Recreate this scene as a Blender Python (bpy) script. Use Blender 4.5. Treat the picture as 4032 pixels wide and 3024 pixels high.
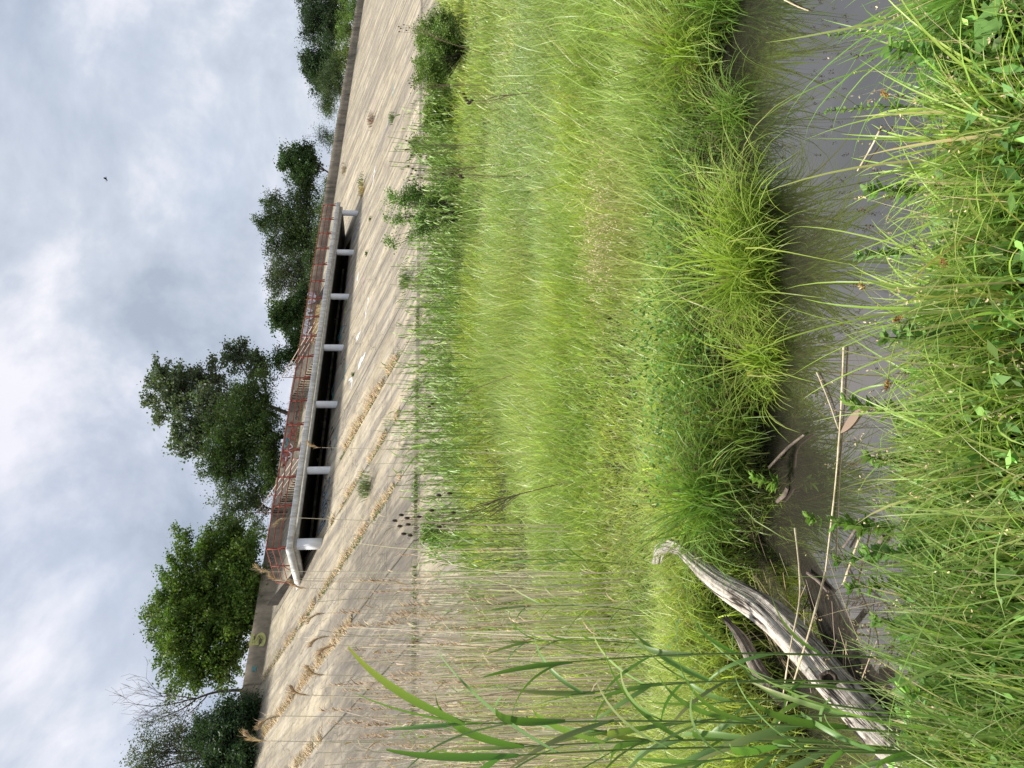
import bpy, math, random
import numpy as np
from mathutils import Vector, Matrix
R = math.radians
sc = bpy.context.scene
for o in list(bpy.data.objects): bpy.data.objects.remove(o)
col = bpy.data.collections.new("place"); sc.collection.children.link(col)
rng = np.random.default_rng(7); random.seed(7)

# ------------------------------------------------------------------ camera (phone held sideways: rolled 90 degrees)
FX = 2912.0; PIT = R(6.6)
cam = bpy.data.cameras.new("camera"); co = bpy.data.objects.new("camera", cam); col.objects.link(co)
cam.sensor_fit = 'HORIZONTAL'; cam.sensor_width = 36.0; cam.lens = 26.0; cam.clip_start = 0.05; cam.clip_end = 2000
U = Vector((0, math.sin(PIT), math.cos(PIT))); Fw = Vector((0, math.cos(PIT), -math.sin(PIT))); Rt = Vector((1, 0, 0))
M = Matrix((-U, Rt, -Fw)).transposed().to_4x4(); co.matrix_world = M
sc.camera = co
# ------------------------------------------------------------------ light
SUN_AZ, SUN_EL = R(-98), R(61)
sl = bpy.data.lights.new("sun", 'SUN'); sl.energy = 3.6; sl.angle = R(9); sl.color = (1.0, .95, .86)
so = bpy.data.objects.new("sun", sl); col.objects.link(so); so.location = (-20, 10, 40)
sd = Vector((math.sin(SUN_AZ)*math.cos(SUN_EL), math.cos(SUN_AZ)*math.cos(SUN_EL), math.sin(SUN_EL)))
so.rotation_euler = sd.to_track_quat('Z', 'Y').to_euler()
sc.view_settings.view_transform = 'Standard'; sc.view_settings.look = 'None'
sc.view_settings.exposure = 0.95; sc.view_settings.gamma = 1

w = bpy.data.worlds.new("World"); sc.world = w; w.use_nodes = True
nt = w.node_tree; nt.nodes.clear(); N = nt.nodes.new; L = nt.links.new
out = N('ShaderNodeOutputWorld'); sky = N('ShaderNodeTexSky'); sky.sky_type = 'NISHITA'; sky.sun_disc = False
sky.sun_elevation = SUN_EL; sky.sun_rotation = SUN_AZ; sky.air_density = 1.0; sky.dust_density = 1.6
b1 = N('ShaderNodeBackground'); b1.inputs[1].default_value = 0.10; L(sky.outputs[0], b1.inputs[0])
tc = N('ShaderNodeTexCoord'); sep = N('ShaderNodeSeparateXYZ'); L(tc.outputs['Generated'], sep.inputs[0])
mz = N('ShaderNodeMath'); mz.operation = 'MAXIMUM'; mz.inputs[1].default_value = 0.0; L(sep.outputs[2], mz.inputs[0])
ad = N('ShaderNodeMath'); ad.operation = 'ADD'; ad.inputs[1].default_value = 0.75; L(mz.outputs[0], ad.inputs[0])
dx = N('ShaderNodeMath'); dx.operation = 'DIVIDE'; L(sep.outputs[0], dx.inputs[0]); L(ad.outputs[0], dx.inputs[1])
dy = N('ShaderNodeMath'); dy.operation = 'DIVIDE'; L(sep.outputs[1], dy.inputs[0]); L(ad.outputs[0], dy.inputs[1])
cb = N('ShaderNodeCombineXYZ'); L(dx.outputs[0], cb.inputs[0]); L(dy.outputs[0], cb.inputs[1])
def wnoise(scale, det, rough, off, dist=0.0):
    mp = N('ShaderNodeMapping'); mp.inputs[1].default_value = off; L(cb.outputs[0], mp.inputs[0])
    n = N('ShaderNodeTexNoise'); n.inputs['Scale'].default_value = scale; n.inputs['Detail'].default_value = det
    n.inputs['Roughness'].default_value = rough; n.inputs['Distortion'].default_value = dist; L(mp.outputs[0], n.inputs[0]); return n
n1 = wnoise(4.4, 12, .58, (3.1, 1.7, 0), .25); n2 = wnoise(1.8, 7, .5, (8.4, 2.2, 4)); n3 = wnoise(1.7, 8, .55, (1.3, 9.1, 2), .3)
cr1 = N('ShaderNodeValToRGB'); L(n1.outputs[0], cr1.inputs[0])
e = cr1.color_ramp.elements; e[0].position = .35; e[0].color = (.205, .232, .275, 1); e[1].position = .64; e[1].color = (.46, .45, .47, 1)
x = cr1.color_ramp.elements.new(.50); x.color = (.295, .318, .36, 1)
cr3 = N('ShaderNodeValToRGB'); L(n3.outputs[0], cr3.inputs[0]); e = cr3.color_ramp.elements
e[0].position = .42; e[0].color = (1.02, 1.02, 1.02, 1); e[1].position = .72; e[1].color = (.80, .83, .90, 1)
mx = N('ShaderNodeMixRGB'); mx.blend_type = 'MULTIPLY'; mx.inputs[0].default_value = 1; L(cr1.outputs[0], mx.inputs[1]); L(cr3.outputs[0], mx.inputs[2])
b2 = N('ShaderNodeBackground'); b2.inputs[1].default_value = 1.15; L(mx.outputs[0], b2.inputs[0])
cr2 = N('ShaderNodeValToRGB'); L(n2.outputs[0], cr2.inputs[0]); e = cr2.color_ramp.elements
e[0].position = .36; e[0].color = (.80, .80, .80, 1); e[1].position = .46; e[1].color = (.93, .93, .93, 1)
ms = N('ShaderNodeMixShader'); L(cr2.outputs[0], ms.inputs[0]); L(b1.outputs[0], ms.inputs[1]); L(b2.outputs[0], ms.inputs[2]); L(ms.outputs[0], out.inputs[0])

# ------------------------------------------------------------------ geometry helpers
TH = R(47); PH = R(43)
def c2w(t, s, z=0.0): return (t*math.cos(PH)-s*math.sin(PH), t*math.sin(PH)+s*math.cos(PH), z)
def w2c(X, Y): return X*math.sin(TH)+Y*math.cos(TH), -X*math.cos(TH)+Y*math.sin(TH)
def ray(x, y):
    u = 1512-y; v = 2016-x
    return u, FX*math.cos(PIT)+v*math.sin(PIT), -FX*math.sin(PIT)+v*math.cos(PIT)
def at_s(x, y, s):
    X, Y, Z = ray(x, y); t0, s0 = w2c(X, Y); k = s/s0; return np.array((X*k, Y*k, Z*k)), k
def at_z(x, y, z):
    X, Y, Z = ray(x, y); k = z/Z; return np.array((X*k, Y*k, z))
def at_d(x, y, d):
    X, Y, Z = ray(x, y); k = d/Y; return np.array((X*k, Y*k, Z*k)), k
SM = .425
def zslope(s): return .53+SM*(s-26.2)

class MB:
    def __init__(s): s.v = []; s.f = []; s.c = []; s.n = 0
    def add(s, v, f, c=None):
        v = np.asarray(v, float).reshape(-1, 3); f = np.asarray(f, int)
        s.v.append(v); s.f.append(f+s.n); s.n += len(v)
        if c is None: c = np.ones((len(v), 3))
        c = np.asarray(c, float)
        if c.ndim == 1: c = np.tile(c, (len(v), 1))
        s.c.append(c)
    def box(s, x0, x1, y0, y1, z0, z1, c=None):
        v = [(a, b, d) for a in (x0, x1) for b in (y0, y1) for d in (z0, z1)]
        s.add(v, [(0, 1, 3, 2), (4, 6, 7, 5), (0, 4, 5, 1), (2, 3, 7, 6), (0, 2, 6, 4), (1, 5, 7, 3)], c)
    def tube(s, pts, rad, n=6, c=None, cap=True):
        P = np.asarray(pts, float); k = len(P); rad = np.broadcast_to(np.asarray(rad, float), (k,))
        T = np.gradient(P, axis=0); T /= np.linalg.norm(T, axis=1)[:, None]+1e-9
        ref = np.array((0, 0, 1.)) if abs(T[0][2]) < .9 else np.array((1., 0, 0))
        A = np.cross(T, ref); A /= np.linalg.norm(A, axis=1)[:, None]+1e-9; B = np.cross(T, A)
        th = np.arange(n)*2*math.pi/n
        ring = P[:, None, :]+rad[:, None, None]*(A[:, None, :]*np.cos(th)[None, :, None]+B[:, None, :]*np.sin(th)[None, :, None])
        i = np.arange(k-1)[:, None]*n; j = np.arange(n)[None, :]; j2 = (j+1) % n
        f = np.stack([i+j, i+j2, i+n+j2, i+n+j], -1).reshape(-1, 4)
        if cap and n == 4: f = np.vstack([f, [[3, 2, 1, 0], [(k-1)*n+q for q in range(4)]]])
        if c is not None and np.ndim(c) == 2: c = np.repeat(np.asarray(c), n, axis=0)
        s.add(ring.reshape(-1, 3), f, c)
    def build(s, name, mat, parent=None, smooth=False, loc=None):
        V = np.vstack(s.v); C = np.vstack(s.c)
        me = bpy.data.meshes.new(name)
        me.vertices.add(len(V)); me.vertices.foreach_set('co', V.ravel().astype(np.float32))
        Fs = [np.asarray(f) for f in s.f if len(f)]
        tot = [f.shape[1]*len(f) for f in Fs]; nf = sum(len(f) for f in Fs)
        li = np.concatenate([f.ravel() for f in Fs]); cnt = np.concatenate([np.full(len(f), f.shape[1]) for f in Fs])
        me.loops.add(len(li)); me.loops.foreach_set('vertex_index', li.astype(np.int32))
        me.polygons.add(nf); st = np.concatenate([[0], np.cumsum(cnt)[:-1]])
        me.polygons.foreach_set('loop_start', st.astype(np.int32)); me.polygons.foreach_set('loop_total', cnt.astype(np.int32))
        if smooth: me.polygons.foreach_set('use_smooth', np.ones(nf, bool))
        me.update(calc_edges=True)
        a = me.color_attributes.new('Col', 'FLOAT_COLOR', 'POINT')
        a.data.foreach_set('color', np.hstack([C, np.ones((len(C), 1))]).ravel().astype(np.float32))
        me.materials.append(mat)
        o = bpy.data.objects.new(name, me); col.objects.link(o)
        if parent: o.parent = parent
        if loc is not None: o.location = loc
        return o
def tag(o, label=None, cat=None, group=None, kind=None):
    if label: o['label'] = label
    if cat: o['category'] = cat
    if group: o['group'] = group
    if kind: o['kind'] = kind
    return o
def empty(name, loc=(0, 0, 0), rz=0.0):
    o = bpy.data.objects.new(name, None); col.objects.link(o); o.location = loc; o.rotation_euler.z = rz; o.empty_display_size = .3; return o
def copy_tree(o, parent=None):
    c = o.copy(); col.objects.link(c); c.parent = parent
    for ch in o.children: copy_tree(ch, c)
    return c

class Field:
    def __init__(s, seed, freq, n=14):
        r = np.random.default_rng(seed); a = r.uniform(0, 6.283, n); k = freq*2**r.uniform(-1.2, 1.2, n)
        s.kx = np.cos(a)*k; s.ky = np.sin(a)*k; s.p = r.uniform(0, 6.283, n); s.w = 1/np.sqrt(k/freq); s.w /= np.sqrt((s.w**2).sum()/2)
    def __call__(s, X, Y):
        X = np.asarray(X); Y = np.asarray(Y); r = 0
        for i in range(len(s.kx)): r = r+s.w[i]*np.sin(s.kx[i]*X+s.ky[i]*Y+s.p[i])
        return r
def sst(a, b, x): u = np.clip((np.asarray(x)-a)/(b-a), 0, 1); return u*u*(3-2*u)

# ------------------------------------------------------------------ material helpers
def newmat(name):
    m = bpy.data.materials.new(name); m.use_nodes = True; t = m.node_tree; t.nodes.clear(); return m, t
def leafmat(name, rough=.55, trans=.35, spec=.3, tint=(1.15, 1.25, .55)):
    m, t = newmat(name); N = t.nodes.new; L = t.links.new
    a = N('ShaderNodeAttribute'); a.attribute_name = 'Col'; p = N('ShaderNodeBsdfPrincipled'); p.inputs['Roughness'].default_value = rough
    p.inputs['Specular IOR Level'].default_value = spec; L(a.outputs[0], p.inputs[0])
    tr = N('ShaderNodeBsdfTranslucent'); mm = N('ShaderNodeMixRGB'); mm.blend_type = 'MULTIPLY'; mm.inputs[0].default_value = 1
    mm.inputs[2].default_value = (*tint, 1); L(a.outputs[0], mm.inputs[1]); L(mm.outputs[0], tr.inputs[0])
    x = N('ShaderNodeMixShader'); x.inputs[0].default_value = trans; L(p.outputs[0], x.inputs[1]); L(tr.outputs[0], x.inputs[2])
    o = N('ShaderNodeOutputMaterial'); L(x.outputs[0], o.inputs[0]); return m
def noisemat(name, c1, c2, scale=4, rough=.8, bump=.3, det=8, c3=None, stretch=(1, 1, 1), usecol=False, spec=.3, fine=None):
    m, t = newmat(name); N = t.nodes.new; L = t.links.new
    tc = N('ShaderNodeTexCoord'); mp = N('ShaderNodeMapping'); mp.inputs[3].default_value = stretch; L(tc.outputs['Object'], mp.inputs[0])
    n = N('ShaderNodeTexNoise'); n.inputs['Scale'].default_value = scale; n.inputs['Detail'].default_value = det; n.inputs['Roughness'].default_value = .65; L(mp.outputs[0], n.inputs[0])
    r = N('ShaderNodeValToRGB'); L(n.outputs[0], r.inputs[0]); e = r.color_ramp.elements
    e[0].position = .36; e[0].color = (*c1, 1); e[1].position = .64; e[1].color = (*c2, 1)
    if c3: q = r.color_ramp.elements.new(.74); q.color = (*c3, 1)
    p = N('ShaderNodeBsdfPrincipled'); p.inputs['Roughness'].default_value = rough; p.inputs['Specular IOR Level'].default_value = spec
    src = r.outputs[0]
    if usecol:
        a = N('ShaderNodeAttribute'); a.attribute_name = 'Col'; mm = N('ShaderNodeMixRGB'); mm.blend_type = 'MULTIPLY'; mm.inputs[0].default_value = 1
        L(src, mm.inputs[1]); L(a.outputs[0], mm.inputs[2]); src = mm.outputs[0]
    L(src, p.inputs[0])
    n2 = N('ShaderNodeTexNoise'); n2.inputs['Scale'].default_value = fine or scale*6; n2.inputs['Detail'].default_value = 5; L(mp.outputs[0], n2.inputs[0])
    ad = N('ShaderNodeMath'); ad.operation = 'ADD'; L(n.outputs[0], ad.inputs[0]); L(n2.outputs[0], ad.inputs[1])
    b = N('ShaderNodeBump'); b.inputs['Strength'].default_value = bump; b.inputs['Distance'].default_value = .05; L(ad.outputs[0], b.inputs['Height']); L(b.outputs[0], p.inputs['Normal'])
    o = N('ShaderNodeOutputMaterial'); L(p.outputs[0], o.inputs[0]); return m

MAT_GRASS = leafmat("grass_blades", .38, .45, .55, (1.1, 1.2, .6))
MAT_LEAF = leafmat("tree_leaves", .5, .35, .3)
MAT_REED = leafmat("reed_leaves", .42, .3, .4, (1.1, 1.3, .5))
MAT_STRAW = leafmat("dry_straw", .6, .15, .3, (1.1, 1, .8))
MAT_BARK = noisemat("bark", (.035, .028, .022), (.10, .085, .07), 6, .9, .5)
MAT_SOIL = noisemat("ground_soil", (.012, .010, .006), (.035, .030, .016), 3, .95, .6)
MAT_RUST = noisemat("rusty_red_steel", (.16, .035, .024), (.30, .085, .055), 5, .7, .25, c3=(.38, .16, .12))
MAT_RAILW = noisemat("worn_pale_handrail", (.42, .30, .24), (.62, .50, .42), 5, .6, .15)
MAT_PLINTH = noisemat("old_column_paint", (.66, .67, .69), (.80, .81, .83), 1.3, .7, .1)
MAT_BEAM = noisemat("beam_concrete", (.34, .34, .33), (.55, .55, .53), 2.2, .85, .3)

# concrete of the embankment -------------------------------------------------
def concrete_slope():
    m, t = newmat("embankment_concrete"); N = t.nodes.new; L = t.links.new
    tc = N('ShaderNodeTexCoord'); sp = N('ShaderNodeSeparateXYZ'); L(tc.outputs['Object'], sp.inputs[0])
    def noise(sc_, st, det=8, rough=.6, off=(0, 0, 0)):
        mp = N('ShaderNodeMapping'); mp.inputs[3].default_value = st; mp.inputs[1].default_value = off; L(tc.outputs['Object'], mp.inputs[0])
        n = N('ShaderNodeTexNoise'); n.inputs['Scale'].default_value = sc_; n.inputs['Detail'].default_value = det; n.inputs['Roughness'].default_value = rough; L(mp.outputs[0], n.inputs[0]); return n.outputs[0]
    def math_(op, a, b=None, c=None):
        q = N('ShaderNodeMath'); q.operation = op
        for i, v in enumerate((a, b, c)):
            if v is None: continue
            if isinstance(v, (int, float)): q.inputs[i].default_value = v
            else: L(v, q.inputs[i])
        return q.outputs[0]
    def ramp(v, els):
        r = N('ShaderNodeValToRGB'); L(v, r.inputs[0]); e = r.color_ramp.elements
        e[0].position, e[0].color = els[0][0], (*els[0][1], 1); e[1].position, e[1].color = els[-1][0], (*els[-1][1], 1)
        for pq, cc in els[1:-1]: q = r.color_ramp.elements.new(pq); q.color = (*cc, 1)
        return r.outputs[0]
    def mix(f, a, b, mode='MIX'):
        q = N('ShaderNodeMixRGB'); q.blend_type = mode
        for i, v in enumerate((f, a, b)):
            if isinstance(v, (int, float)): q.inputs[i].default_value = v
            elif isinstance(v, tuple): q.inputs[i].default_value = (*v, 1)
            else: L(v, q.inputs[i])
        return q.outputs[0]
    tt, ss = sp.outputs[0], sp.outputs[1]
    base = ramp(noise(.55, (1, .6, 1), 12, .7), [(.30, (.35, .295, .20)), (.5, (.48, .415, .295)), (.72, (.60, .53, .40))])
    # streaks washed down the slope
    stre = noise(1.0, (1.0, .10, .10), 11, .68)
    c = mix(math_('MULTIPLY', ramp(stre, [(.42, (1, 1, 1)), (.60, (0, 0, 0))]), .72), base, (.17, .155, .14))
    stre2 = noise(1.0, (5.5, .35, .35), 8, .7, (4, 2, 0))
    c = mix(math_('MULTIPLY', ramp(stre2, [(.52, (0, 0, 0)), (.66, (1, 1, 1))]), .45), c, (.52, .49, .43))
    blot = noise(1.6, (1, .55, 1), 10, .72, (7, 1, 0))
    c = mix(math_('MULTIPLY', ramp(blot, [(.50, (0, 0, 0)), (.62, (1, 1, 1))]), .50), c, (.15, .135, .125))
    pit = noise(14, (1, 1, 1), 4, .8); c = mix(math_('MULTIPLY', ramp(pit, [(.30, (1, 1, 1)), (.42, (0, 0, 0))]), .5), c, (.12, .11, .09)); pit2 = noise(6, (1, 1, 1), 9, .85, (9, 3, 1)); c = mix(math_('MULTIPLY', ramp(pit2, [(.54, (0, 0, 0)), (.60, (1, 1, 1))]), .35), c, (.14, .125, .10)); c = mix(math_('MULTIPLY', ramp(pit2, [(.36, (1, 1, 1)), (.42, (0, 0, 0))]), .35), c, (.62, .57, .47))
    # slab tone per poured panel
    pt = math_('FLOOR', math_('DIVIDE', math_('SUBTRACT', tt, 28.4), 4.2)); ps = math_('FLOOR', math_('DIVIDE', math_('SUBTRACT', ss, 26.2), 3.05))
    cbn = N('ShaderNodeCombineXYZ'); L(pt, cbn.inputs[0]); L(ps, cbn.inputs[1]); wn = N('ShaderNodeTexWhiteNoise'); wn.noise_dimensions = '2D'; L(cbn.outputs[0], wn.inputs[0])
    tone = ramp(wn.outputs[0], [(0, (.86, .85, .84)), (1, (1.06, 1.05, 1.03))]); c = mix(1.0, c, tone, 'MULTIPLY')
    # old dark weathered panels low on the left
    mk = math_('ADD', math_('SUBTRACT', 21.2, tt), math_('MULTIPLY', math_('SUBTRACT', noise(.9, (1, 1, 1), 9), .5), 9.0))
    mk2 = math_('ADD', math_('SUBTRACT', 35.2, ss), math_('MULTIPLY', math_('SUBTRACT', noise(.7, (1, 1, 1), off=(5, 5, 0)), .5), 5.0))
    f1 = N('ShaderNodeMapRange'); f1.inputs[1].default_value = -.1; f1.inputs[2].default_value = 2.2; L(mk, f1.inputs[0])
    f2 = N('ShaderNodeMapRange'); f2.inputs[1].default_value = -1.5; f2.inputs[2].default_value = 2.0; L(mk2, f2.inputs[0])
    up = N('ShaderNodeMapRange'); up.inputs[1].default_value = 26.1; up.inputs[2].default_value = 26.3; L(ss, up.inputs[0])
    dk = math_('MULTIPLY', math_('MULTIPLY', f1.outputs[0], f2.outputs[0]), up.outputs[0])
    dk2 = ramp(noise(1.0, (3.0, .5, .5), 11, .75, (1, 6, 2)), [(.38, (.35, .35, .35)), (.56, (1, 1, 1))])
    c = mix(math_('MULTIPLY', math_('MULTIPLY', dk, dk2), .88), c, (.125, .11, .092))
    upw = N('ShaderNodeMapRange'); upw.inputs[1].default_value = 45.5; upw.inputs[2].default_value = 49.5; L(ss, upw.inputs[0])
    c = mix(math_('MULTIPLY', upw.outputs[0], ramp(noise(1.1, (1, 1, 1), 9, .7, (3, 3, 3)), [(.4, (.0, .0, .0)), (.62, (.7, .7, .7))])), c, (.20, .175, .12))
    # joints
    def joint(v, off, per, wd):
        q = math_('FRACT', math_('DIVIDE', math_('SUBTRACT', v, off), per)); a = math_('ABSOLUTE', math_('SUBTRACT', q, .5))
        r = N('ShaderNodeMapRange'); r.inputs[1].default_value = .5-wd/per; r.inputs[2].default_value = .5-wd*.35/per; L(a, r.inputs[0]); return r.outputs[0]
    wob = math_('MULTIPLY', math_('SUBTRACT', noise(1.2, (1, 1, 1), 4), .5), .10)
    j1 = joint(math_('ADD', tt, wob), 28.4, 4.2, .065); j2 = joint(math_('ADD', ss, wob), 26.2, 3.05, .03)
    jj = math_('MAXIMUM', j1, math_('MULTIPLY', j2, ramp(noise(.5, (1, 1, 1), off=(2, 8, 1)), [(.45, (0, 0, 0)), (.6, (.8, .8, .8))])))
    c = mix(math_('MULTIPLY', jj, .85), c, (.045, .042, .025))
    # random cracks
    vo = N('ShaderNodeTexVoronoi'); vo.feature = 'DISTANCE_TO_EDGE'; vo.inputs['Scale'].default_value = .33
    wv = N('ShaderNodeMapping'); wv.inputs[3].default_value = (1.3, .5, .5); L(tc.outputs['Object'], wv.inputs[0])
    nv = N('ShaderNodeTexNoise'); nv.inputs['Scale'].default_value = 1.3; nv.inputs['Detail'].default_value = 6; L(tc.outputs['Object'], nv.inputs[0])
    va = N('ShaderNodeVectorMath'); va.operation = 'ADD'; L(wv.outputs[0], va.inputs[0])
    vs = N('ShaderNodeVectorMath'); vs.operation = 'SCALE'; vs.inputs[3].default_value = .9; L(nv.outputs['Color'], vs.inputs[0]); L(vs.outputs[0], va.inputs[1]); L(va.outputs[0], vo.inputs[0])
    ck = ramp(vo.outputs[0], [(0, (1, 1, 1)), (.009, (0, 0, 0))]); c = mix(math_('MULTIPLY', ck, .6), c, (.07, .06, .05))
    p = N('ShaderNodeBsdfPrincipled'); p.inputs['Roughness'].default_value = .88; p.inputs['Specular IOR Level'].default_value = .2; L(c, p.inputs[0])
    hh = math_('SUBTRACT', math_('MULTIPLY', pit, .4), math_('ADD', jj, math_('MULTIPLY', ck, .6)))
    b = N('ShaderNodeBump'); b.inputs['Strength'].default_value = .5; b.inputs['Distance'].default_value = .04; L(hh, b.inputs['Height']); L(b.outputs[0], p.inputs['Normal'])
    o = N('ShaderNodeOutputMaterial'); L(p.outputs[0], o.inputs[0]); return m
MAT_SLOPE = concrete_slope()
MAT_WALL = noisemat("parapet_concrete", (.12, .102, .072), (.30, .25, .18), .8, .9, .6, stretch=(1, 1, .5), c3=(.36, .31, .24), fine=7)
MAT_DECK = noisemat("deck_edge_concrete", (.42, .415, .40), (.80, .80, .785), 1.6, .85, .5, stretch=(3.2, 1, .6), fine=9)
MAT_STEP = noisemat("stair_concrete", (.20, .17, .125), (.38, .33, .25), 2.0, .9, .5)

# ------------------------------------------------------------------ the setting
ybF = lambda X: np.interp(X, [-9, -4, -2.9, -2.1, -1.75, -1.45, -.75, 0, .87, 1.8, 2.8, 5, 12], [4.2, 3.7, 3.6, 3.9, 4.35, 4.72, 4.5, 4.72, 4.95, 5.12, 5.35, 6.2, 9.5])
ybN = lambda X: np.interp(X, [-9, -4, -2, -1.27, -1.05, -.59, 0, .58, 1.3, 1.9, 3, 5, 12], [3.6, 3.3, 3.0, 2.75, 2.74, 2.70, 2.56, 2.50, 2.62, 2.76, 3.05, 3.9, 7.2])
fA = Field(3, .9); fB = Field(4, 2.6)
WZ = -2.15
def H(X, Y):
    X = np.asarray(X, float); Y = np.asarray(Y, float); t, s = w2c(X, Y)
    z = -1.95+.05*fA(X, Y)+.02*fB(X, Y)+.52*sst(11, 21.5, s)
    df = Y-ybF(X); dn = ybN(X)-Y
    wet = np.maximum(df, dn)
    k = sst(-.30, .22, wet+.05*fB(X*2, Y*2)); z = -2.55+(z+2.55)*k
    z = z+.06*sst(-.8, -2, Y)*0
    return z-1.9*sst(22.4, 25, s)
xs = np.concatenate([np.linspace(-70, -10, 25), np.linspace(-9.5, -4.2, 20), np.linspace(-4, 5, 110), np.linspace(5.3, 12, 26), np.linspace(13, 150, 50)])
ys = np.concatenate([np.linspace(-20, .5, 12), np.linspace(.8, 7, 84), np.linspace(7.3, 14, 26), np.linspace(15, 180, 70)])
XX, YY = np.meshgrid(xs, ys, indexing='ij'); ZZ = H(XX, YY)
nx, ny = XX.shape; i = np.arange(nx-1)[:, None]*ny; j = np.arange(ny-1)[None, :]
f = np.stack([i+j, i+ny+j, i+ny+j+1, i+j+1], -1).reshape(-1, 4)
g = MB(); g.add(np.stack([XX, YY, ZZ], -1).reshape(-1, 3), f)
tag(g.build("ground", MAT_SOIL, smooth=True), "muddy ground under the grass", kind='structure')

def water_mat():
    m, t = newmat("murky_stream_water"); N = t.nodes.new; L = t.links.new
    p = N('ShaderNodeBsdfPrincipled'); p.inputs['Specular Tint'].default_value = (1, .95, .88, 1); p.inputs['Roughness'].default_value = .0; p.inputs['IOR'].default_value = 2.9; p.inputs['Specular IOR Level'].default_value = .5
    tc = N('ShaderNodeTexCoord'); n = N('ShaderNodeTexNoise'); n.inputs['Scale'].default_value = .7; n.inputs['Detail'].default_value = 3; L(tc.outputs['Object'], n.inputs[0])
    r = N('ShaderNodeValToRGB'); L(n.outputs[0], r.inputs[0]); e = r.color_ramp.elements; e[0].position = .35; e[0].color = (.026, .024, .020, 1); e[1].position = .7; e[1].color = (.038, .032, .026, 1); L(r.outputs[0], p.inputs[0])
    n2 = N('ShaderNodeTexNoise'); n2.inputs['Scale'].default_value = 5; n2.inputs['Detail'].default_value = 2; L(tc.outputs['Object'], n2.inputs[0])
    b = N('ShaderNodeBump'); b.inputs['Strength'].default_value = .006; b.inputs['Distance'].default_value = .01; L(n2.outputs[0], b.inputs['Height']); L(b.outputs[0], p.inputs['Normal'])
    o = N('ShaderNodeOutputMaterial'); L(p.outputs[0], o.inputs[0]); return m
g = MB(); X = np.linspace(-12, 14, 60)
v = np.vstack([np.stack([X, ybN(X)-.6, X*0+WZ], 1), np.stack([X, ybF(X)+.6, X*0+WZ], 1)]); a = np.arange(59)
g.add(v, np.stack([a, a+1, a+61, a+60], 1)); tag(g.build("stream_water", water_mat()), "murky grey brown stream water between the grassy banks", kind='structure')

# embankment (its local frame: x along the canal, y up-slope)
def canal_root(o): o.rotation_euler.z = PH; return o
prof = [(19.5, -2.9), (26.0, .30), (26.12, .38), (26.16, .52)]+[(s, zslope(s)) for s in np.linspace(26.2, 50.8, 30)]+[(51.2, 11.9), (53.0, 12.0), (70, 12.1), (200, 12.1)]
pA = prof; PR = [p for p in prof if p[0] < 41.2]
pB = PR+[(41.22, zslope(41.22)), (41.28, 3.8), (49.0, 3.8), (49.0, 7.6), (44.5, 7.7), (44.5, zslope(44.5))]+[p for p in prof if p[0] > 44.6]  # made-up recess cut into the slope to darken the space below the deck
g = MB()
for ta, tb_, pp in ((-60, 24.7, pA), (24.7, 56.4, pB), (56.4, 260, pA)):
    tv = np.linspace(ta, tb_, max(8, int((tb_-ta)/1.5))); V = np.array([(t, s, z) for t in tv for (s, z) in pp]); k = len(pp); i = np.arange(len(tv)-1)[:, None]*k; j = np.arange(k-1)[None, :]
    g.add(V, np.stack([i+j, i+k+j, i+k+j+1, i+j+1], -1).reshape(-1, 4))
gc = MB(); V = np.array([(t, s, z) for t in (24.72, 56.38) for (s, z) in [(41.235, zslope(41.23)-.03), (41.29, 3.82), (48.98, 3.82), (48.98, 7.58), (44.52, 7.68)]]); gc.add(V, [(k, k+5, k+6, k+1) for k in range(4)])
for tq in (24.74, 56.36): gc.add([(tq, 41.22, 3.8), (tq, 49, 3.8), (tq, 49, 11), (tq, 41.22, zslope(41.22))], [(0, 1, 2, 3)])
MAT_SHADE = noisemat('painted_shade_concrete', (.02, .018, .016), (.06, .052, .045), 1.5, .9, .4)  # shade painted into the colour, for the added recess and the deck underside
tag(canal_root(gc.build('added_recess', MAT_SHADE)), 'added recess under the platform, coloured dark as shade', kind='structure')
emb = canal_root(g.build("embankment", MAT_SLOPE)); tag(emb, "sloping concrete canal embankment of stained slabs", kind='structure')

# parapet wall in separate pours ------------------------------------------------
wall = empty("parapet_wall"); canal_root(wall); tag(wall, "low weathered concrete parapet wall along the top of the slope", "wall")
t0 = -40.0; idx = 0; WT = 12.12
while t0 < 230:
    ln = 6.0; g = MB(); o_ = rng.uniform(-.02, .02)
    n = 24; tt = np.linspace(t0+.012, t0+ln-.012, n); zt = WT+rng.uniform(-.03, .03)+.012*np.cumsum(rng.normal(0, 1, n))*.25
    vv = []
    for a, zz in zip(tt, zt): vv += [(a, 50.72+o_, 10.8), (a, 50.78+o_, zz), (a, 51.08+o_, zz), (a, 51.1+o_, 10.8)]
    i = np.arange(n-1)[:, None]*4; j = np.array([0, 1, 2])[None, :]; f = np.stack([i+j, i+j+1, i+j+5, i+j+4], -1).reshape(-1, 4)
    f = np.vstack([f, [[0, 3, 2, 1]], [[(n-1)*4, (n-1)*4+1, (n-1)*4+2, (n-1)*4+3]]])
    g.add(vv, f); g.build("wall_section", MAT_WALL, wall); t0 += ln; idx += 1

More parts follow.
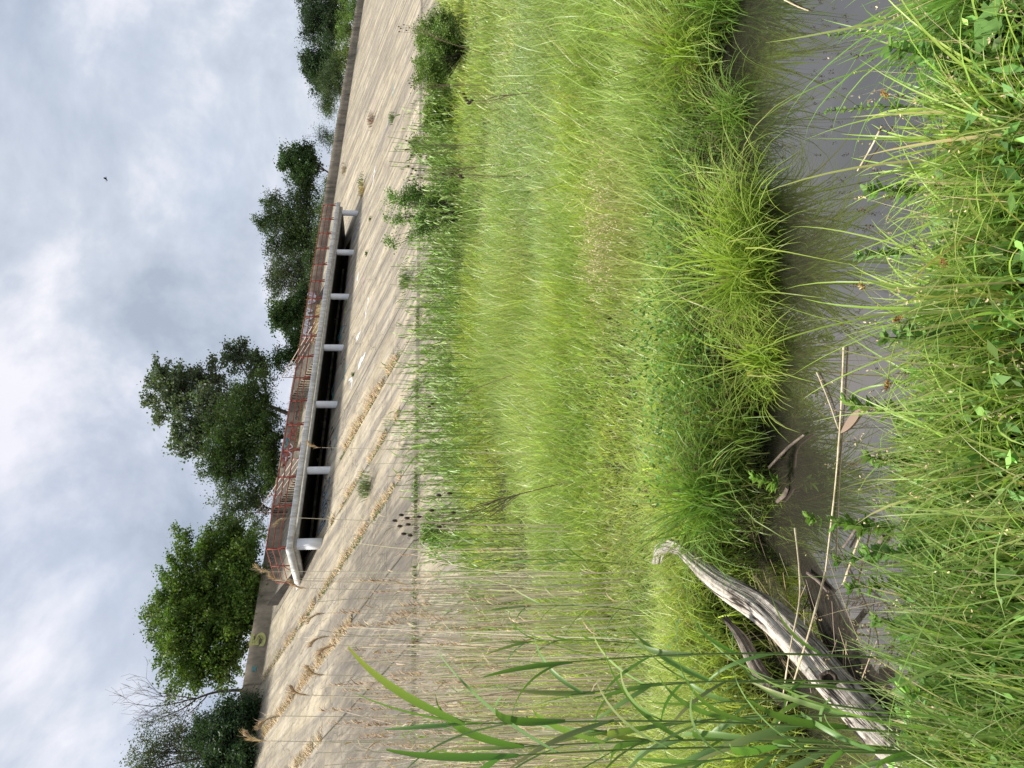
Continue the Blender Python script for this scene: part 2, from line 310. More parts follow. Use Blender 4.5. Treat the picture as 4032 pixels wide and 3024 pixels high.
# viewing platform ---------------------------------------------------------------
plat = empty("viewing_platform"); canal_root(plat); tag(plat, "raised concrete platform on white columns jutting from the slope", "platform")
DT0, DT1, DS, DZ = 23.35, 59.5, 39.3, 8.22
g = MB(); n = 260; tt = np.linspace(DT0, DT1, n); lip = .02*rng.normal(0, 1, n); drop = np.abs(rng.normal(0, .035, n))*(rng.random(n) < .5)
top = []
for a, l, d in zip(tt, lip, drop): top += [(a, DS+.04+l*.3, DZ+l*.6), (a, DS-.02+l, DZ-.04), (a, DS+l*.6, DZ-.33-d*1.2), (a, DS+.12, DZ-.35-d*.5)]
i = np.arange(n-1)[:, None]*4; j = np.arange(3)[None, :]; g.add(top, np.stack([i+j, i+j+1, i+j+5, i+j+4], -1).reshape(-1, 4))
g.box(DT0, DT1, DS+.041, 44.6, DZ-.345, DZ-.003); g.build("deck_slab", MAT_DECK, plat)
g = MB(); g.box(DT0+.35, DT1-.3, DS+.28, DS+.62, DZ-.56, DZ-.35); g.box(DT0+.35, DT0+.69, DS+.62, 43.5, DZ-.56, DZ-.35); g.box(DT1-.64, DT1-.3, DS+.62, 43.5, DZ-.56, DZ-.35)
g.build("edge_beam", MAT_BEAM, plat)
g = MB(); g.box(DT0+.72, DT1-.66, DS+.64, 44.55, DZ-.365, DZ-.348); g.build("shade_soffit", MAT_SHADE, plat)  # extra dark sheet under the slab, shade put into its colour
for k_, ct in enumerate([23.95, 29.4, 35.1, 40.8, 46.7, 52.55, 58.45]):
    g = MB(); zb = zslope(DS+.45)-.25
    if k_ == 0: g.box(ct-.25, ct+.25, DS+.2, DS+.66, zb, DZ-.562)
    else:
        th = np.arange(29)*2*math.pi/28; 
        g.tube([(ct, DS+.45, zb), (ct, DS+.45, zb+.5), (ct, DS+.45, 7.0), (ct, DS+.45, DZ-.61), (ct, DS+.45, DZ-.562)], [.25, .25, .25, .25, .225], 28)
    c_ = g.build("column", MAT_PLINTH, plat, smooth=(k_ > 0))
    if k_ == 0: c_['label'] = "square corner column"
    if k_ == 1:
        # flaking white paint patches, a few mm proud
        g = MB()
        for (zz, aa, hw, hh) in [(7.45, -105, 6, .12), (7.38, -92, 5, .07), (7.55, -120, 5, .06), (6.85, -70, 6, .07), (7.3, -99, 7, .05)]:
            A = [R(aa+q*hw) for q in (-1, -.5, 0, .6, 1)]; va = []
            for q, a_ in enumerate(A): va += [(ct+.2535*math.cos(a_), DS+.45+.2535*math.sin(a_), zz-hh*(1-.3*(q % 2))), (ct+.2535*math.cos(a_), DS+.45+.2535*math.sin(a_), zz+hh*(.7+.3*(q % 2)))]
            g.add(va, [(2*q, 2*q+2, 2*q+3, 2*q+1) for q in range(4)])
        tag(g.build("flaking_paint", noisemat("white_paint", (.7, .7, .7), (.82, .82, .82), 5, .6, 0), c_), kind='stuff')

# guard railing around the platform ------------------------------------------------
rail = empty("guard_railing"); canal_root(rail); tag(rail, "rusty red steel guard railing with three bars around the platform edge", "railing")
RS = DS+.22; zb = DZ-.004
def bar(a, b, r=.03, name="rail", mat=None, par=None, n=6):
    g = MB(); A = np.array(a, float); B = np.array(b, float); k = 5; g.tube([A+(B-A)*q/(k-1) for q in range(k)], r, n); return g.build(name, mat or MAT_RUST, par or rail)
posts = list(np.arange(DT1-.25, DT0+.4, -2.18)); posts[-1] = DT0+.2
for k_, pt in enumerate(posts):
    g = MB(); g.box(pt-.045, pt+.045, RS-.03, RS+.03, zb, DZ+1.13); g.build("post", MAT_RUST, rail)
    bar((pt+.0, RS-.032, DZ+.52), (pt+.02, DS+.03, DZ+.03), .045, "brace")
    if k_ % 3 == 2: bar((pt-.036, RS, DZ+.42), (pt-.75, RS+.35, zb), .02, "brace")
for k_, h in enumerate((1.16, .80, .46)):
    bar((DT1-.2, RS, DZ+h), (DT0+.2, RS, DZ+h), .045 if k_ == 0 else .036, "rail")
sp_ = [(DT0+.2, RS+2.0, 0), (DT0+.2, RS+4.05, 0)]
for q, (a, b, _) in enumerate(sp_):
    g = MB(); g.box(a-.03, a+.03, b-.03, b+.03, zb, DZ+1.13); g.build("post", MAT_RUST, rail); bar((a, b, DZ+.5), (a-.30, b+.02, DZ+.02), .025, "brace")
for h in (1.16, .80, .46): bar((DT0+.2, RS+.04, DZ+h), (DT0+.2, RS+4.1, DZ+h), .028, "rail")

# stairs up from the platform --------------------------------------------------------
def stairs(ta, tb, railt, lab, labr):
    o = empty("concrete_stairs"); canal_root(o); tag(o, lab, "stairs", "stair flights behind the platform")
    n = 24; s0, s1 = 43.4, 50.7; dz = (WT-.02-DZ)/n; ds = (s1-s0)/n; g = MB(); pr = []
    for k in range(n): pr += [(s0+k*ds-.02, DZ+k*dz+.001*k), (s0+k*ds-.035, DZ+(k+1)*dz-.03), (s0+k*ds-.005, DZ+(k+1)*dz)]
    pr.append((s1, WT-.02)); v = []
    for (s, z) in pr: v += [(ta, s, z), (tb, s, z)]
    m_ = len(pr); g.add(v, [(2*q, 2*q+1, 2*q+3, 2*q+2) for q in range(m_-1)])
    # cheeks
    for tq in (ta, tb):
        v = []
        for (s, z) in pr: v += [(tq, s, z), (tq, s, min(z, zslope(s)-.2))]
        g.add(v, [(2*q, 2*q+1, 2*q+3, 2*q+2) for q in range(m_-1)])
    g.build("steps", MAT_STEP, o)
    h = empty("stair_handrail"); canal_root(h); tag(h, labr, "handrail", "sloping stair handrails")
    A = np.array((railt, 43.7, DZ+.2)); B = np.array((railt, 50.6, WT)); up = np.array((0, 0, 1.))
    for hh in (1.05, .72, .40): bar(A+up*hh, B+up*hh, .030 if hh > 1 else .022, "rail", MAT_RAILW, h)
    for q in (0, .33, .66, 1): P = A+(B-A)*q; bar(P-up*.05, P+up*1.04, .035, "post", MAT_RUST, h, 4); bar(P+up*.5, P+np.array((.28, 0, .02)), .02, "brace", MAT_RUST, h)
stairs(45.2, 48.1, 48.0, "right flight of weathered concrete steps climbing from platform to the parapet", "pale sloping handrail on the right flight of steps, below the round topped tree")
stairs(33.2, 36.6, 33.4, "left flight of weathered concrete steps climbing from platform to the parapet", "pale sloping handrail on the left flight of steps, under the big poplar")

# ================================================================== vegetation
def blades(mb, B, Ln, az, a0, a1, W, C, K=4, prof='grass', fold=0.0, tipc=None, curl=None):
    """ribbons: start points, length, lean azimuth, start angle and added angle from vertical, width, colour"""
    B = np.asarray(B, float); n = len(B)
    bc = lambda x: np.broadcast_to(np.asarray(x, float), (n,))
    Ln, az, a0, a1, W = map(bc, (Ln, az, a0, a1, W)); C = np.broadcast_to(np.asarray(C, float), (n, 3))
    tw = az+math.pi/2+rng.normal(0, .55, n); wv = np.stack([np.cos(tw), np.sin(tw), np.zeros(n)], 1)
    P = B.copy(); lv = []; cs = []; cz = np.zeros(n) if curl is None else bc(curl)
    for k in range(K+1):
        u = k/K
        wd = {'grass': (1-.25*(1-u)**2)*(1-u**2.2)+.06, 'leaf': (math.sin(math.pi*min(1, (u*.86+.07)**.8)))**.9+.04, 'stem': 1-.45*u}[prof]
        th = a0+a1*u**1.25; a_ = az+cz*u; h = np.stack([np.cos(a_), np.sin(a_), np.zeros(n)], 1)
        off = wv*(W*.5*wd)[:, None]
        if fold > 0:
            nrm = np.cross(wv, h*np.sin(th)[:, None]+np.array((0, 0, 1.))*np.cos(th)[:, None]); mid = P+nrm*(W*wd*fold)[:, None]
            lv.append(np.stack([P-off, mid, P+off], 1))
        else: lv.append(np.stack([P-off, P+off], 1))
        cc = C if tipc is None else C*(1-u*.6)+np.asarray(tipc)*u*.6
        cs.append(np.repeat(cc[:, None, :], 3 if fold > 0 else 2, 1))
        if k < K: P = P+(Ln/K)[:, None]*(h*np.sin(th)[:, None]+np.array((0, 0, 1.))*np.cos(th)[:, None])
    V = np.stack(lv, 1); m = V.shape[2]; V = V.reshape(n, -1, 3); CC = np.stack(cs, 1).reshape(n, -1, 3)
    f = []
    for k in range(K):
        for q in range(m-1): f.append((k*m+q, k*m+q+1, (k+1)*m+q+1, (k+1)*m+q))
    f = np.array(f)[None]+(np.arange(n)*(K+1)*m)[:, None, None]
    mb.add(V.reshape(-1, 3), f.reshape(-1, 4), CC.reshape(-1, 3)); return P
def leaves(mb, P, size, C, up=.5, asp=.5):
    n = len(P); d = rng.normal(0, 1, (n, 3)); d /= np.linalg.norm(d, axis=1)[:, None]
    nn = rng.normal(0, 1, (n, 3)); nn[:, 2] += up*2; s = np.cross(d, nn); s /= np.linalg.norm(s, axis=1)[:, None]+1e-9
    size = np.broadcast_to(size, (n,))[:, None]
    V = np.stack([P-d*size*.5, P+s*size*asp*.5-d*size*.05, P+d*size*.5, P-s*size*asp*.5-d*size*.05], 1)
    mb.add(V.reshape(-1, 3), (np.arange(n)*4)[:, None]+np.arange(4)[None], np.repeat(np.broadcast_to(C, (n, 3)), 4, 0))
def vcol(c, n, sd=.16, hue=.06):
    b = np.exp(rng.normal(0, sd, n))[:, None]; h = 1+rng.normal(0, hue, (n, 3)); return np.asarray(c)*b*h

# ---- colours of the meadow, by place
fC, fD, fE, fS = Field(11, .35), Field(12, 1.3), Field(13, .5), Field(14, .7)
patches = []
def patch(x, y, rx, ry, c, k, lf=1.0): p = at_z(x, y, -1.55); patches.append((p[0], p[1], rx, ry, np.array(c), k, lf))
patch(2640, 620, .85, .85, (.08, .19, .035), .75, .5); patch(2540, 800, .6, .6, (.09, .20, .035), .6, .6)
patch(2360, 880, .62, .55, (.42, .35, .17), .6, .8); patch(2270, 960, .4, .5, (.40, .35, .16), .5, .8)
patch(2100, 330, 1.4, 1.6, (.26, .31, .19), .6, .9); patch(2060, 700, 1.6, 2.2, (.25, .31, .17), .5, .9)
patch(1930, 420, 3, 5, (.22, .29, .15), .5, .9); patch(2600, 1380, .8, .7, (.20, .36, .07), .7, .5); patch(2350, 1150, 1.1, .9, (.28, .36, .10), .5, .9)
patch(1950, 1250, 5, 3, (.25, .33, .11), .4, .9); patch(2700, 2200, .5, .6, (.14, .28, .05), .7, .8); patch(2200, 2050, 1.6, 1.2, (.17, .31, .08), .6, 1)
def meadow_colour(X, Y):
    a = sst(-.9, .9, .8*fC(X, Y)+.6*fD(X, Y)+.35*fB(X, Y))[:, None]; b = sst(-.2, 1.6, fE(X, Y)+.6*fD(Y, X))[:, None]
    c = np.array((.42, .48, .12))*a+np.array((.26, .37, .10))*(1-a); c = c*(1-.35*b)+np.array((.26, .42, .20))*.35*b
    lf = np.ones(len(X))
    for (px, py, rx, ry, pc, k, l) in patches:
        wgt = k*np.exp(-(((X-px)/rx)**2+((Y-py)/ry)**2)**1.3)*np.clip(1+.5*fD(X*1.7, Y*1.7), .2, 1.3); wgt = np.clip(wgt, 0, 1)
        c = c*(1-wgt[:, None])+pc*wgt[:, None]; lf = lf*(1-wgt)+l*wgt
    return c, lf
def meadow(nt, per, rmin, rmax, K, wpx, name, lab, azr=33):
    az = R(rng.uniform(-azr, azr, 1)[0])*0+np.radians(rng.uniform(-azr, azr, nt)); r = rmin*(rmax/rmin)**rng.random(nt)
    X = r*np.sin(az); Y = r*np.cos(az); t, s = w2c(X, Y)
    ok = (Y > ybF(X)-.02+.10*fB(X*1.5, Y)) & (s < 22.6+.3*fD(X, Y)); X, Y, r, s = X[ok], Y[ok], r[ok], s[ok]
    c, lf = meadow_colour(X, Y); n = len(X)
    Lt = (.40+.13*fS(X, Y)+.10*fD(X, Y))*lf*(1+.25*sst(9, 20, s)); Lt = np.clip(Lt, .13, .85)*np.exp(rng.normal(0, .16, n)); edge = sst(0, .5, Y-ybF(X)); Lt *= (.62+.38*edge)
    la = 2.1*fE(X*.8, Y*.8)+1.2*fD(X*.6, Y*.6)+rng.normal(0, .55, n); bend = np.clip(1.15+.5*fS(Y, X)+.35*rng.normal(0, 1, n), .2, 2.3)
    rp = np.repeat(np.arange(n), per); m = len(rp); sp_r = (.035+.010*r)[rp]
    bx = X[rp]+rng.normal(0, 1, m)*sp_r; by = Y[rp]+rng.normal(0, 1, m)*sp_r; bz = H(bx, by)-.03
    C = c[rp]*np.exp(rng.normal(0, .20, n))[rp][:, None]*np.exp(rng.normal(0, .33, m))[:, None]*(1+rng.normal(0, .07, (m, 3)))
    dry = rng.random(m) < .085; C[dry] = vcol((.42, .34, .17), dry.sum())
    W = np.maximum(rng.uniform(.005, .012, m), wpx*r[rp]/740*rng.uniform(.8, 1.7, m))
    g = MB(); blades(g, np.stack([bx, by, bz], 1), Lt[rp]*np.exp(rng.normal(0, .22, m)), la[rp]+rng.normal(0, 1.5, m), np.abs(rng.normal(.15, .45, m)), bend[rp]*np.exp(rng.normal(0, .35, m)), W, C, K, tipc=np.array((.38, .47, .13)))
    tag(g.build(name, MAT_GRASS), lab, kind='stuff')
meadow(9500, 12, 4.3, 9.5, 5, .75, "meadow_grass", "bright green long grass on the far side of the stream")
meadow(24000, 9, 8.5, 80, 3, .62, "distant_meadow_grass", "yellow green grass stretching to the foot of the slope")

def broadleaf_cover(x0, y0, rx, ry, n, c, size, h, name, lab):
    p = at_z(x0, y0, -1.6); X = p[0]+rng.normal(0, rx, n); Y = p[1]+rng.normal(0, ry, n); ok = Y > ybF(X)-.05; X, Y = X[ok], Y[ok]
    Z = H(X, Y)+h*rng.random(len(X))**.6*(1+.25*fD(X*2, Y*2)); g = MB(); leaves(g, np.stack([X, Y, Z], 1), rng.uniform(.6, 1.3, len(X))*size, vcol(c, len(X), .25), 1.0, .55)
    tag(g.build(name, MAT_LEAF), lab, kind='stuff')
broadleaf_cover(2660, 640, .42, .36, 9000, (.08, .19, .04), .022, .26, "clover_cover", "dark green small leaved clover cover near the water")
broadleaf_cover(2600, 1400, .45, .36, 2600, (.12, .24, .05), .036, .30, "mint_cover", "light green broad leaved herbs among the grass in the middle")
broadleaf_cover(2690, 1750, .5, .30, 1600, (.10, .20, .05), .035, .32, "bindweed_cover", "broad leaved creepers low on the far bank")
broadleaf_cover(2060, 360, 1.2, 1.5, 4200, (.27, .34, .20), .026, .58, "mugwort_cover", "pale silvery leaved weeds in the grass before the round bushes")
broadleaf_cover(2010, 660, 1.1, 2.2, 3600, (.26, .34, .18), .03, .62, "sage_cover", "pale grey green weeds in the grass before the young sapling")

# seed heads of the dry patch
p = at_z(2350, 880, -1.6); n = 520; X = p[0]+rng.normal(0, .46, n); Y = p[1]+rng.normal(0, .30, n); g = MB()
T = blades(g, np.stack([X, Y, H(X, Y)], 1), rng.uniform(.3, .5, n), rng.uniform(0, 6.3, n), .1, rng.uniform(.3, 1.0, n), .0035, vcol((.40, .33, .17), n), 3)
for k in range(5): leaves(g, T+rng.normal(0, .018, T.shape), .016, vcol((.58, .46, .29), n), 0, .5)
tag(g.build("dry_seeding_grass", MAT_STRAW), "tan seeding grass patch in the meadow beside the clover", kind='stuff')

# ---- sedge tussocks on the far bank
def tussock(P, n, L, c, lab, spread=.20, name="sedge_tussock", grp="sedge tussocks along the far bank", heads=26, W=.0095, bias=None, K=7, amin=.15, bend=1.5):
    n = int(n*.72); root = empty(name, P); tag(root, lab, "sedge", grp); g = MB()
    a = rng.uniform(0, 6.283, n)
    if bias is not None: k = rng.random(n) < .6; a[k] = bias+rng.normal(0, .7, k.sum())
    rr = np.abs(rng.normal(0, .75, n))*spread; B = np.stack([np.cos(a)*rr, np.sin(a)*rr, np.full(n, -.05)], 1)
    C = vcol(c, n, .25, .07); d = rng.random(n) < .07; C[d] = vcol((.40, .32, .16), d.sum())
    blades(g, B, L*np.exp(rng.normal(-.1, .38, n)), a+rng.normal(0, .7, n), amin+rng.random(n)**2*.7, np.clip(rng.normal(bend, .6, n), .1, 2.8), W*rng.uniform(.7, 1.2, n), C, K, tipc=np.asarray(c)*1.25, fold=.12, curl=rng.normal(0, .4, n))
    g.build("blades", MAT_GRASS, root)
    if heads:
        a = rng.uniform(0, 6.283, heads)
        if bias is not None: a = bias+rng.normal(0, .9, heads)
        g = MB(); B = np.stack([np.cos(a)*spread*.5, np.sin(a)*spread*.5, np.zeros(heads)], 1)
        T = blades(g, B, L*rng.uniform(.9, 1.45, heads), a, .2, rng.uniform(.4, 1.5, heads), .004, vcol((.16, .20, .05), heads), 6)
        g.build("flower_stalks", MAT_GRASS, root); g = MB()
        for k in range(16): leaves(g, T+rng.normal(0, 1, T.shape)*np.array((.005, .005, .011)), .010, vcol((.10, .065, .03), heads, .3), 0, .5)
        tag(g.build("flower_spikes", MAT_STRAW, root), kind='stuff')
    return root
YG, DG = (.30, .40, .075), (.18, .30, .06)
for (x, y, z, n, L, c, lab, bi) in [
    (2900, 1080, -2.0, 950, .62, YG, "big fountain shaped sedge tussock leaning over the middle of the stream", -1.5),
    (2860, 880, -1.98, 520, .55, YG, "sedge tussock just right of the big fountain shaped one", -1.2),
    (2930, 1420, -2.0, 420, .45, YG, "low sedge tussock left of the big fountain shaped one", -1.6),
    (2860, 1960, -1.98, 650, .55, DG, "tall dark green sedge tussock near the knobby log end", -1.4),
    (2880, 1720, -2.0, 420, .45, (.17, .25, .05), "short sedge tussock beside the grey stick in the water", -1.6),
    (2700, 230, -1.95, 700, .60, YG, "yellow green sedge tussock at the right end of the far bank", -1.4),
    (2820, 480, -2.0, 330, .42, DG, "small sedge tussock below the clover", -1.5),
    (2760, 40, -1.95, 520, .55, DG, "dark sedge tussock at the far right water edge", -1.5)]:
    p = at_z(x, y, z); p[2] = max(H(p[0], p[1]), -2.12); tussock(tuple(p), n, L, c, lab, bias=bi)

# ---- near bank
n = 12500; X = rng.uniform(-2.2, 2.4, n); Y = ybN(X)-np.abs(rng.normal(0, 1, n))*.7+.02; ok = (Y > .9) & (Y < ybN(X)+.03) & (fD(X*2.2+3, Y*2.2) > -.95+rng.normal(0, .3, len(X))); X, Y = X[ok], Y[ok]; n = len(X)
cc = sst(-1, 1, fD(X*1.5, Y*1.5))[:, None]; C = (np.array((.32, .46, .11))*cc+np.array((.14, .29, .06))*(1-cc))*np.exp(rng.normal(0, .28, n))[:, None]*(1+rng.normal(0, .07, (n, 3)))
d = rng.random(n) < .14; C[d] = vcol((.50, .42, .22), d.sum())
g = MB(); blades(g, np.stack([X, Y, H(X, Y)-.02], 1), np.clip((.20+.05*fD(X*2, Y*2))*(.6+1.2*sst(0, .7, ybN(X)-Y)), .06, .5)*np.exp(rng.normal(0, .3, n)), 1.5+1.2*fD(X*1.3, Y*1.3)+rng.normal(0, 1.1, n), np.abs(rng.normal(.1, .3, n)), np.abs(rng.normal(.75, .5, n)), rng.uniform(.003, .007, n)*np.exp(np.abs(rng.normal(0, .5, n))), C, 7, fold=.15, tipc=(.36, .40, .12), curl=rng.normal(0, .8, n))
tag(g.build("near_bank_grass", MAT_GRASS), "long green grass on the near bank at the bottom of the view", kind='stuff')
n = 11000; X = rng.uniform(-2, 2.3, n); Y = ybN(X)+rng.normal(-.25, .32, n); ok = Y < ybN(X)+.18; X, Y = X[ok], Y[ok]
g = MB(); leaves(g, np.stack([X, Y, np.maximum(H(X, Y), WZ)+rng.random(len(X))**1.5*.20+.01], 1), rng.uniform(.02, .04, len(X))*np.exp(np.abs(rng.normal(0, .45, len(X)))), vcol((.15, .28, .07), len(X), .4), .9, .42)
tag(g.build("near_bank_herbs", MAT_LEAF), "small leaved green herbs growing at the near water edge", kind='stuff')
n = 1500; X = rng.uniform(-.9, 2.3, n); Y = ybN(X)+np.abs(rng.normal(0, .13, n)); g = MB()
blades(g, np.stack([X, Y, X*0+WZ-.02], 1), rng.uniform(.08, .24, n), 1.57+rng.normal(0, 1, n), .1, rng.uniform(0, .7, n), .0035, vcol((.09, .16, .05), n, .3), 3)
tag(g.build("spike_rush", MAT_GRASS), "thin dark spike rush standing in the water by the near bank", kind='stuff')
for (X0, Y0, n, L, c, lab, bi) in [
    (.25, 2.16, 520, .34, (.33, .47, .08), "big near bank sedge tussock at the bottom middle, with arching yellow green blades", 1.2),
    (-.25, 2.14, 420, .30, (.30, .45, .08), "near bank sedge tussock left of the bottom middle one", 1.4),
    (.80, 2.12, 520, .34, (.33, .47, .08), "near bank sedge tussock under the drooping brown spikes on the right", 1.7),
    (1.35, 2.25, 560, .38, (.20, .36, .06), "tall dark green near bank tussock in the right corner", 1.9),
    (-.85, 2.15, 380, .30, (.22, .33, .07), "near bank sedge tussock beside the fallen log", 1.3)]:
    tussock((X0, Y0, float(H(X0, Y0))), n, L, c, lab, .2, "sedge_tussock", "sedge tussocks on the near bank", 7, .010, bi, 9, .1, 1.3)

# ---- trees
DENS = 1.5
def tree(name, lab, cat, base, lobes, c, leaf, per, trunk=.16, group=None, droop=.0, asp=.5, sigma=.30, twig=.45, c2=None, bare=0.0, bark=(1, 1, 1)):
    """base: world point; lobes: (x, y, s, half width px, half height px, clusters)"""
    base = np.array(base, float); root = empty(name, tuple(base)); tag(root, lab, cat, group)
    gt, gl = MB(), MB(); L = []
    for (x, y, s, rw, rh, n) in lobes:
        p, k = at_s(x, y, s); L.append((p-base, rw*k, rh*k, n))
    cen = np.mean([l[0] for l in L], 0); fork = np.array((cen[0]*.5, cen[1]*.5, max(.5, cen[2]*.38)))
    if trunk > 0:
        gt.tube([(0, 0, -.3), fork*np.array((.3, .3, .5)), fork], [trunk*1.25, trunk, trunk*.8], 8, bark)
    for (p, rw, rh, n) in L:
        if trunk > 0:
            m1 = fork+(p-fork)*.45+rng.normal(0, .12, 3)*rw*.5; m1[2] += .06*rh
            gt.tube([fork, m1, p, p+np.array((0, 0, rh*.55))], [trunk*.62, trunk*.42, trunk*.25, .02], 6, bark)
        n = int(n); d = rng.normal(0, 1, (n, 3)); d /= np.linalg.norm(d, axis=1)[:, None]
        lump = 1+.16*np.sin(d[:, 0]*5+p[0])+.14*np.sin(d[:, 2]*6+p[1]*2)+.1*np.sin(d[:, 1]*9+1)
        rad = (rng.random(n)**(1/2.3))*lump; rad[rng.random(n) < .06] *= 1.18
        per_ = int(per*(2.3 if trunk > 0 else 1.7)); Cc = p+d*rad[:, None]*np.array((rw, rw*.85, rh))
        if bare < 1:
            out = d*np.array((1, 1, .7)); q = np.repeat(np.arange(n), per_); m = len(q)
            sh = rng.normal(0, 1, (m, 3))*sigma*np.exp(rng.normal(0, .25, n))[q][:, None]*np.array((1, 1, .75)); al = rng.normal(0, 1, m)*sigma*1.0
            P = Cc[q]+sh*.75+out[q]*al[:, None]; P[:, 2] -= droop*np.abs(al)
            keep = rng.random(m) > bare; col_ = vcol(c, n, .20, .05)[q]*np.exp(rng.normal(0, .2, m))[:, None]
            if c2 is not None: kk = rng.random(m) < .3; col_[kk] = vcol(c2, kk.sum(), .15)
            leaves(gl, P[keep], (leaf*DENS*rng.uniform(.65, 1.3, m))[keep], col_[keep], .45, asp)
        if trunk > 0 or twig > .5:
            for i_ in np.where(rng.random(n) < twig)[0]:
                a = p*(.55+.4*rng.random())+np.array((0, 0, (rng.random()-.7)*rh*.4)) if trunk > 0 else p*.1
                b = Cc[i_]+d[i_]*sigma*.8; mid = a+(b-a)*.5+rng.normal(0, .07, 3)*rw+np.array((0, 0, -droop*.2))
                gt.tube([a, mid, b], [max(.012, trunk*.14), max(.010, trunk*.08), .006], 4, bark, cap=False)
    if gt.n: gt.build("trunk", MAT_BARK, root, smooth=True)
    if gl.n: gl.build("crown", MAT_LEAF, root)
    return root
def tb(y, s, z=12.05, x=1000):
    p, k = at_s(x, y, s); p[2] = z; return p
GT = "trees and bushes behind the parapet wall"
tree("leafy_tree", "broad bright green tree overhanging the parapet wall left of the platform", "tree", tb(2500, 54), [
    (790, 2320, 54, 220, 165, 190), (740, 2520, 54.5, 170, 135, 130), (905, 2180, 54, 120, 95, 85), (930, 2400, 53.5, 190, 80, 105), (960, 2240, 51.6, 120, 55, 50), (850, 2600, 54.5, 105, 110, 60), (1000, 2320, 51.3, 70, 40, 22), (690, 2400, 55, 110, 70, 45)],
    (.085, .145, .024), .15, 66, .20, GT, .1, .55, .36, .3, (.13, .20, .035))
tree("poplar_tree", "tallest grey green poplar with upright boughs standing above the platform", "tree", tb(1640, 58), [
    (700, 1560, 58, 110, 130, 95), (640, 1480, 58, 60, 60, 30), (860, 1640, 58, 150, 130, 120), (760, 1690, 58, 80, 90, 45), (930, 1400, 58, 70, 55, 34), (800, 1480, 58, 70, 90, 38), (780, 1820-60, 58, 60, 60, 18), (1010, 1460, 58, 90, 50, 34)],
    (.085, .118, .060), .17, 34, .22, GT, .05, .8, .34, .35, (.14, .17, .11))
tree("willow_tree", "dark green drooping tree in front of the poplar, hanging over the wall", "tree", tb(1720, 54.5), [
    (930, 1700, 54, 170, 130, 150), (900, 1800, 54, 110, 110, 90), (1010, 1600, 54, 130, 80, 95), (1040, 1760, 53.5, 160, 65, 100), (880, 1860, 54.5, 60, 90, 34), (1060, 1860, 53.5, 90, 45, 36), (950, 1560, 54, 60, 60, 30)],
    (.040, .072, .016), .17, 44, .18, GT, .5, .32, .36, .3, (.06, .10, .02))
tree("young_tree", "thin pale leaved young tree between the broad tree and the poplar", "tree", tb(2010, 56), [
    (930, 1990, 56, 85, 90, 46), (880, 2050, 56, 55, 55, 16), (1000, 1960, 56, 80, 55, 34), (900, 1930, 56, 40, 55, 12), (1010, 2060, 56, 60, 45, 16)], (.075, .11, .045), .14, 28, .09, GT, .1, .5, .32, .5)
tree("small_oak_tree", "mid green bushy tree right of the poplar, behind the stair top", "tree", tb(1260, 57), [
    (1150, 1250, 57, 80, 80, 80), (1120, 1210, 57, 45, 45, 24), (1200, 1330, 57, 60, 45, 34), (1190, 1190, 57, 60, 50, 34), (1090, 1260, 57, 35, 35, 14)], (.055, .10, .024), .18, 36, .12, GT, .1, .6, .36, .2)
tree("sparse_tree", "grey green airy tree with thin twigs beside the dense conifer like tree", "tree", tb(1110, 60), [
    (1120, 1110, 60, 95, 75, 90), (1075, 1080, 60, 50, 40, 22), (1180, 1080, 60, 100, 50, 70), (1100, 1020, 60, 40, 50, 18)], (.060, .082, .040), .18, 26, .12, GT, .1, .4, .42, .6)
tree("dense_tree", "dark dense tree with long side boughs at the right end of the platform", "tree", tb(930, 60), [
    (1150, 900, 60, 140, 85, 150), (1080, 860, 60, 60, 60, 40), (1060, 790, 60, 45, 40, 20), (1200, 960, 60, 120, 50, 90), (1200, 800, 60, 110, 55, 80), (1100, 960, 60, 50, 50, 28), (1030, 880, 60, 26, 40, 10)], (.034, .060, .018), .19, 34, .15, GT, .15, .45, .46, .3, (.05, .08, .02))
tree("round_tree", "round topped tree on a bare forked trunk right of the platform", "tree", tb(690, 58), [
    (1165, 650, 58, 70, 60, 78), (1200, 690, 58, 60, 45, 44), (1190, 600, 58, 40, 50, 30), (1125, 620, 58, 30, 30, 12), (1230, 640, 58, 45, 28, 22)], (.045, .085, .022), .19, 36, .14, GT, .1, .6, .40, .3)
tree("spiky_bush", "small dark spiky bush alone on top of the wall", "bush", tb(530, 56), [
    (1285, 530, 55, 36, 34, 30), (1315, 550, 52.8, 42, 24, 24)], (.050, .082, .028), .22, 26, 0, GT, -.4, .18, .40, 0)
tree("tamarisk_bush", "feathery rounded dark green bush leaning over the parapet wall", "bush", tb(370, 56), [
    (1300, 330, 54, 90, 46, 120), (1290, 410, 54, 64, 34, 66), (1330, 300, 53, 85, 30, 66)], (.055, .088, .030), .26, 34, 0, GT, -.3, .15, .48, 0)
tree("dome_tree", "dark dome shaped tree behind the feathery bush", "tree", tb(260, 64), [
    (1250, 265, 64, 88, 56, 120), (1310, 270, 62, 80, 34, 70), (1215, 250, 64, 50, 28, 30), (1290, 230, 64, 80, 36, 50)], (.032, .060, .022), .24, 36, .16, GT, .1, .6, .50, .2)
tree("tall_dark_tree", "large dark airy tree at the right edge of the view", "tree", tb(80, 66), [
    (1260, 60, 66, 110, 66, 150), (1215, 110, 66, 55, 30, 40), (1300, 120, 66, 100, 50, 110), (1320, 40, 65, 110, 50, 120), (1230, 0, 66, 60, 60, 50), (1195, 40, 66, 30, 20, 8), (1250, -100, 66, 100, 80, 90)], (.028, .052, .020), .26, 30, .2, GT, .1, .5, .58, .4)
tree("light_shrub", "light green low shrub spilling over the wall at the right edge", "bush", tb(100, 54), [
    (1370, 60, 53, 80, 40, 80), (1395, 0, 52, 70, 34, 50), (1350, 130, 53, 50, 22, 22)], (.10, .17, .035), .22, 30, 0, GT, -.2, .3, .45, 0)
